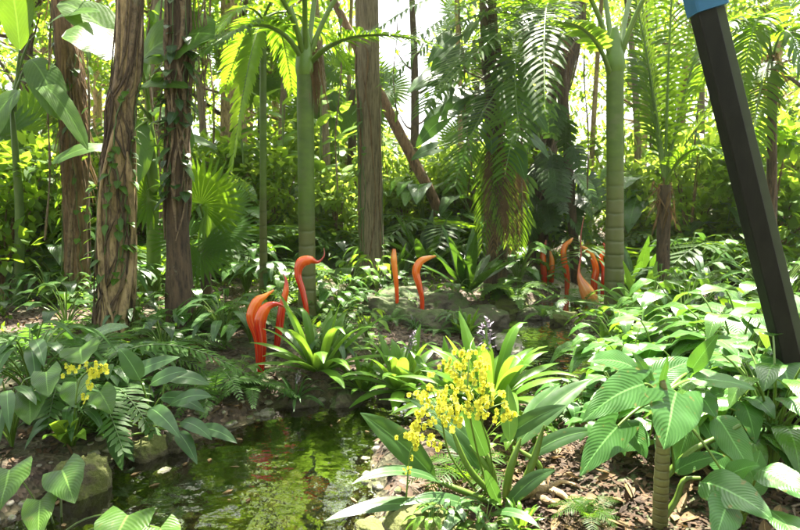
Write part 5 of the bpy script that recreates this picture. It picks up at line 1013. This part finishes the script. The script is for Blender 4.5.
# twisted root
b_ = G(545, 497); t = thing('twisted_root', 'pale twisted root lying on the mulch beside the orchid canes', 'root', b_)
for pl, r_ in (([(512, 506), (530, 498), (545, 492), (560, 500), (575, 508)], .022), ([(545, 492), (540, 482), (532, 472)], .012), ([(548, 494), (562, 488), (585, 492)], .012), ([(536, 498), (552, 510), (566, 512)], .014)):
    g = Geo(); tube(g, curve([G(x, y) + [0, 0, .015 + .02 * (i % 2)] for i, (x, y) in enumerate(pl)], 18), np.array([.6, 1.2, 1, .7, .4]) * r_, 9, True, .25); g.build('root', M['bark_tan'], t, b_)

# ================================================================== GROUND COVER, LITTER, PEBBLES
def scatter(n, x0, x1, y0, y1, dmin=.03, dmax=9): 
    x = rs.uniform(x0, x1, n); y = rs.uniform(y0, y1, n); dd = creek_d(x, y); k = (dd > dmin) & (dd < dmax) & (np.abs(x) < y * .85 + .6); x, y = x[k], y[k]; return np.stack([x, y, H(x, y)], -1)
g = Geo(); p = np.concatenate([scatter(26000, -6, 7, 1.8, 9), scatter(9000, -9, 9, 8, 16)]); N = len(p)
D = nrm(sph(N) * [1, 1, .35]); ribbons(g, p + [0, 0, .012], D, nrm(np.cross(D, sph(N) * .3 + [0, 0, 1.])), rs.uniform(.02, .09, N), rs.uniform(.006, .02, N), rs.uniform(-.1, .4, N), 'leaflet', 2, (-1, 1), 0)
p = scatter(16000, .2, 2.6, 2.2, 4.8, .03); N = len(p); D = nrm(sph(N) * [1, 1, .25])
ribbons(g, p + [0, 0, .016], D, nrm(np.cross(D, sph(N) * .35 + [0, 0, 1.])), rs.uniform(.02, .06, N), rs.uniform(.005, .013, N), rs.uniform(-.1, .3, N), 'leaflet', 2, (-1, 1), 0)
g2 = Geo(); p = np.concatenate([scatter(420, .2, 2.6, 2.2, 4.8, .05), scatter(1500, -6, 6, 2.5, 11, .05)]); N = len(p); D = nrm(sph(N) * [1, 1, .3])
ribbons(g2, p + [0, 0, .02], D, nrm(np.cross(D, sph(N) * .3 + [0, 0, 1.])), rs.uniform(.06, .14, N), rs.uniform(.012, .03, N), rs.uniform(-.3, .5, N), 'ovate', 4, (-1, 0, 1), .4)
xf = rs.uniform(-2, 1.6, 900); yf = rs.uniform(2, 6.8, 900); df = creek_d(xf, yf); kf = (df < -.02) & (df > -.9); xf, yf = xf[kf][:90], yf[kf][:90]; N = len(xf); D = nrm(sph(N) * [1, 1, .02])
ribbons(g2, np.stack([xf, yf, xf * 0 + .006], -1), D, nrm(np.cross(D, [0, 0, 1.])), rs.uniform(.02, .07, N), rs.uniform(.006, .016, N), 0, 'ovate', 3, (-1, 0, 1), .15)
M['fallen'] = leafmat('dry fallen leaves', (.10, .06, .025), (.36, .26, .12), (.2, .12, .04), rough=.7, trans=.15, midrib=.3, spec=.2)
tag(g2.build('fallen_leaves', M['fallen']), kind='stuff')
g2 = Geo(); p = np.concatenate([scatter(90, .2, 2.6, 2.2, 4.8, .05), scatter(260, -5, 5, 2.5, 10, .05)])
for c_ in p:
    a_ = rs.rand() * 6.3; l_ = rs.uniform(.06, .3); v_ = np.array([math.cos(a_), math.sin(a_), .05]); tube(g2, curve([c_ + [0, 0, .015], c_ + v_ * l_ * .5 + rs.normal(0, .012, 3) + [0, 0, .02], c_ + v_ * l_ + [0, 0, .015]], 6), np.linspace(.006, .0025, 6), 5, False)
tag(g2.build('twigs', M['bark_grey']), kind='stuff')
M['litter'] = leafmat('fallen leaf litter', (.03, .017, .009), (.19, .115, .06), (.1, .05, .02), rough=.75, trans=.1, midrib=0, spec=.25)
tag(g.build('leaf_litter', M['litter']), kind='stuff')
g = Geo(); p = scatter(900, -7, 7, 3.2, 15, .02, 9); mk_ = fbm(p[:, 0], p[:, 1], .8) + .25 * (p[:, 0] < .3) + .4 * (p[:, 1] > 5.5) > .25; mk_ &= ~((p[:, 0] > .3) & (p[:, 1] < 4)); p = p[mk_]
cloud(g, p + [0, 0, .05], .13, 16, .08, .02, .4, .55); tag(g.build('ground_cover', M['tree_leaf']), kind='stuff')
g = Geo(); x = rs.uniform(-3, 3, 5000); y = rs.uniform(1.8, 8, 5000); dd = creek_d(x, y); k = (dd > -.55) & (dd < .12); x, y = x[k][:1500], y[k][:1500]
th = np.linspace(0, 2 * PI, 9)[:-1]; ico = np.array([[math.cos(a) * math.cos(e), math.sin(a) * math.cos(e), math.sin(e)] for e in (-.9, 0, .7) for a in th] + [[0, 0, 1]])
Fp = [[r_ * 8 + i, r_ * 8 + (i + 1) % 8, r_ * 8 + 8 + (i + 1) % 8, r_ * 8 + 8 + i] for r_ in (0, 1) for i in range(8)] + [[16 + i, 16 + (i + 1) % 8, 24, 24] for i in range(8)]
for xx, yy in zip(x, y):
    s = rs.uniform(.012, .045); a = rs.rand() * 6; V = ico * (1 + rs.normal(0, .08, (25, 1))) * [s, s * .75, s * .5]; V = np.stack([V[:, 0] * math.cos(a) - V[:, 1] * math.sin(a), V[:, 0] * math.sin(a) + V[:, 1] * math.cos(a), V[:, 2]], -1)
    g.add(V + [xx, yy, hz(xx, yy) + s * .2], Fp)
tag(g.build('creek_pebbles', M['rock_bare']), kind='stuff')


# ------------------------------------------------------------------ thin haze box, added for a backlit glow
g = Geo(); x0, x1, y0, y1, z0, z1 = -75, 75, -20, 75, -2, 26
V = [(x, y, z) for z in (z0, z1) for x, y in ((x0, y0), (x1, y0), (x1, y1), (x0, y1))]
g.add(V, [[3, 2, 1, 0], [4, 5, 6, 7], [0, 1, 5, 4], [1, 2, 6, 5], [2, 3, 7, 6], [3, 0, 4, 7]])
m, n, out = newmat('added glow haze'); pv = n.nodes.new('ShaderNodeVolumePrincipled'); pv.inputs['Color'].default_value = (.97, 1, .92, 1)
pv.inputs['Density'].default_value = .0005; pv.inputs['Anisotropy'].default_value = .5; lk(n, pv.outputs[0], out.inputs['Volume'])
tag(g.build('haze', m), kind='stuff')
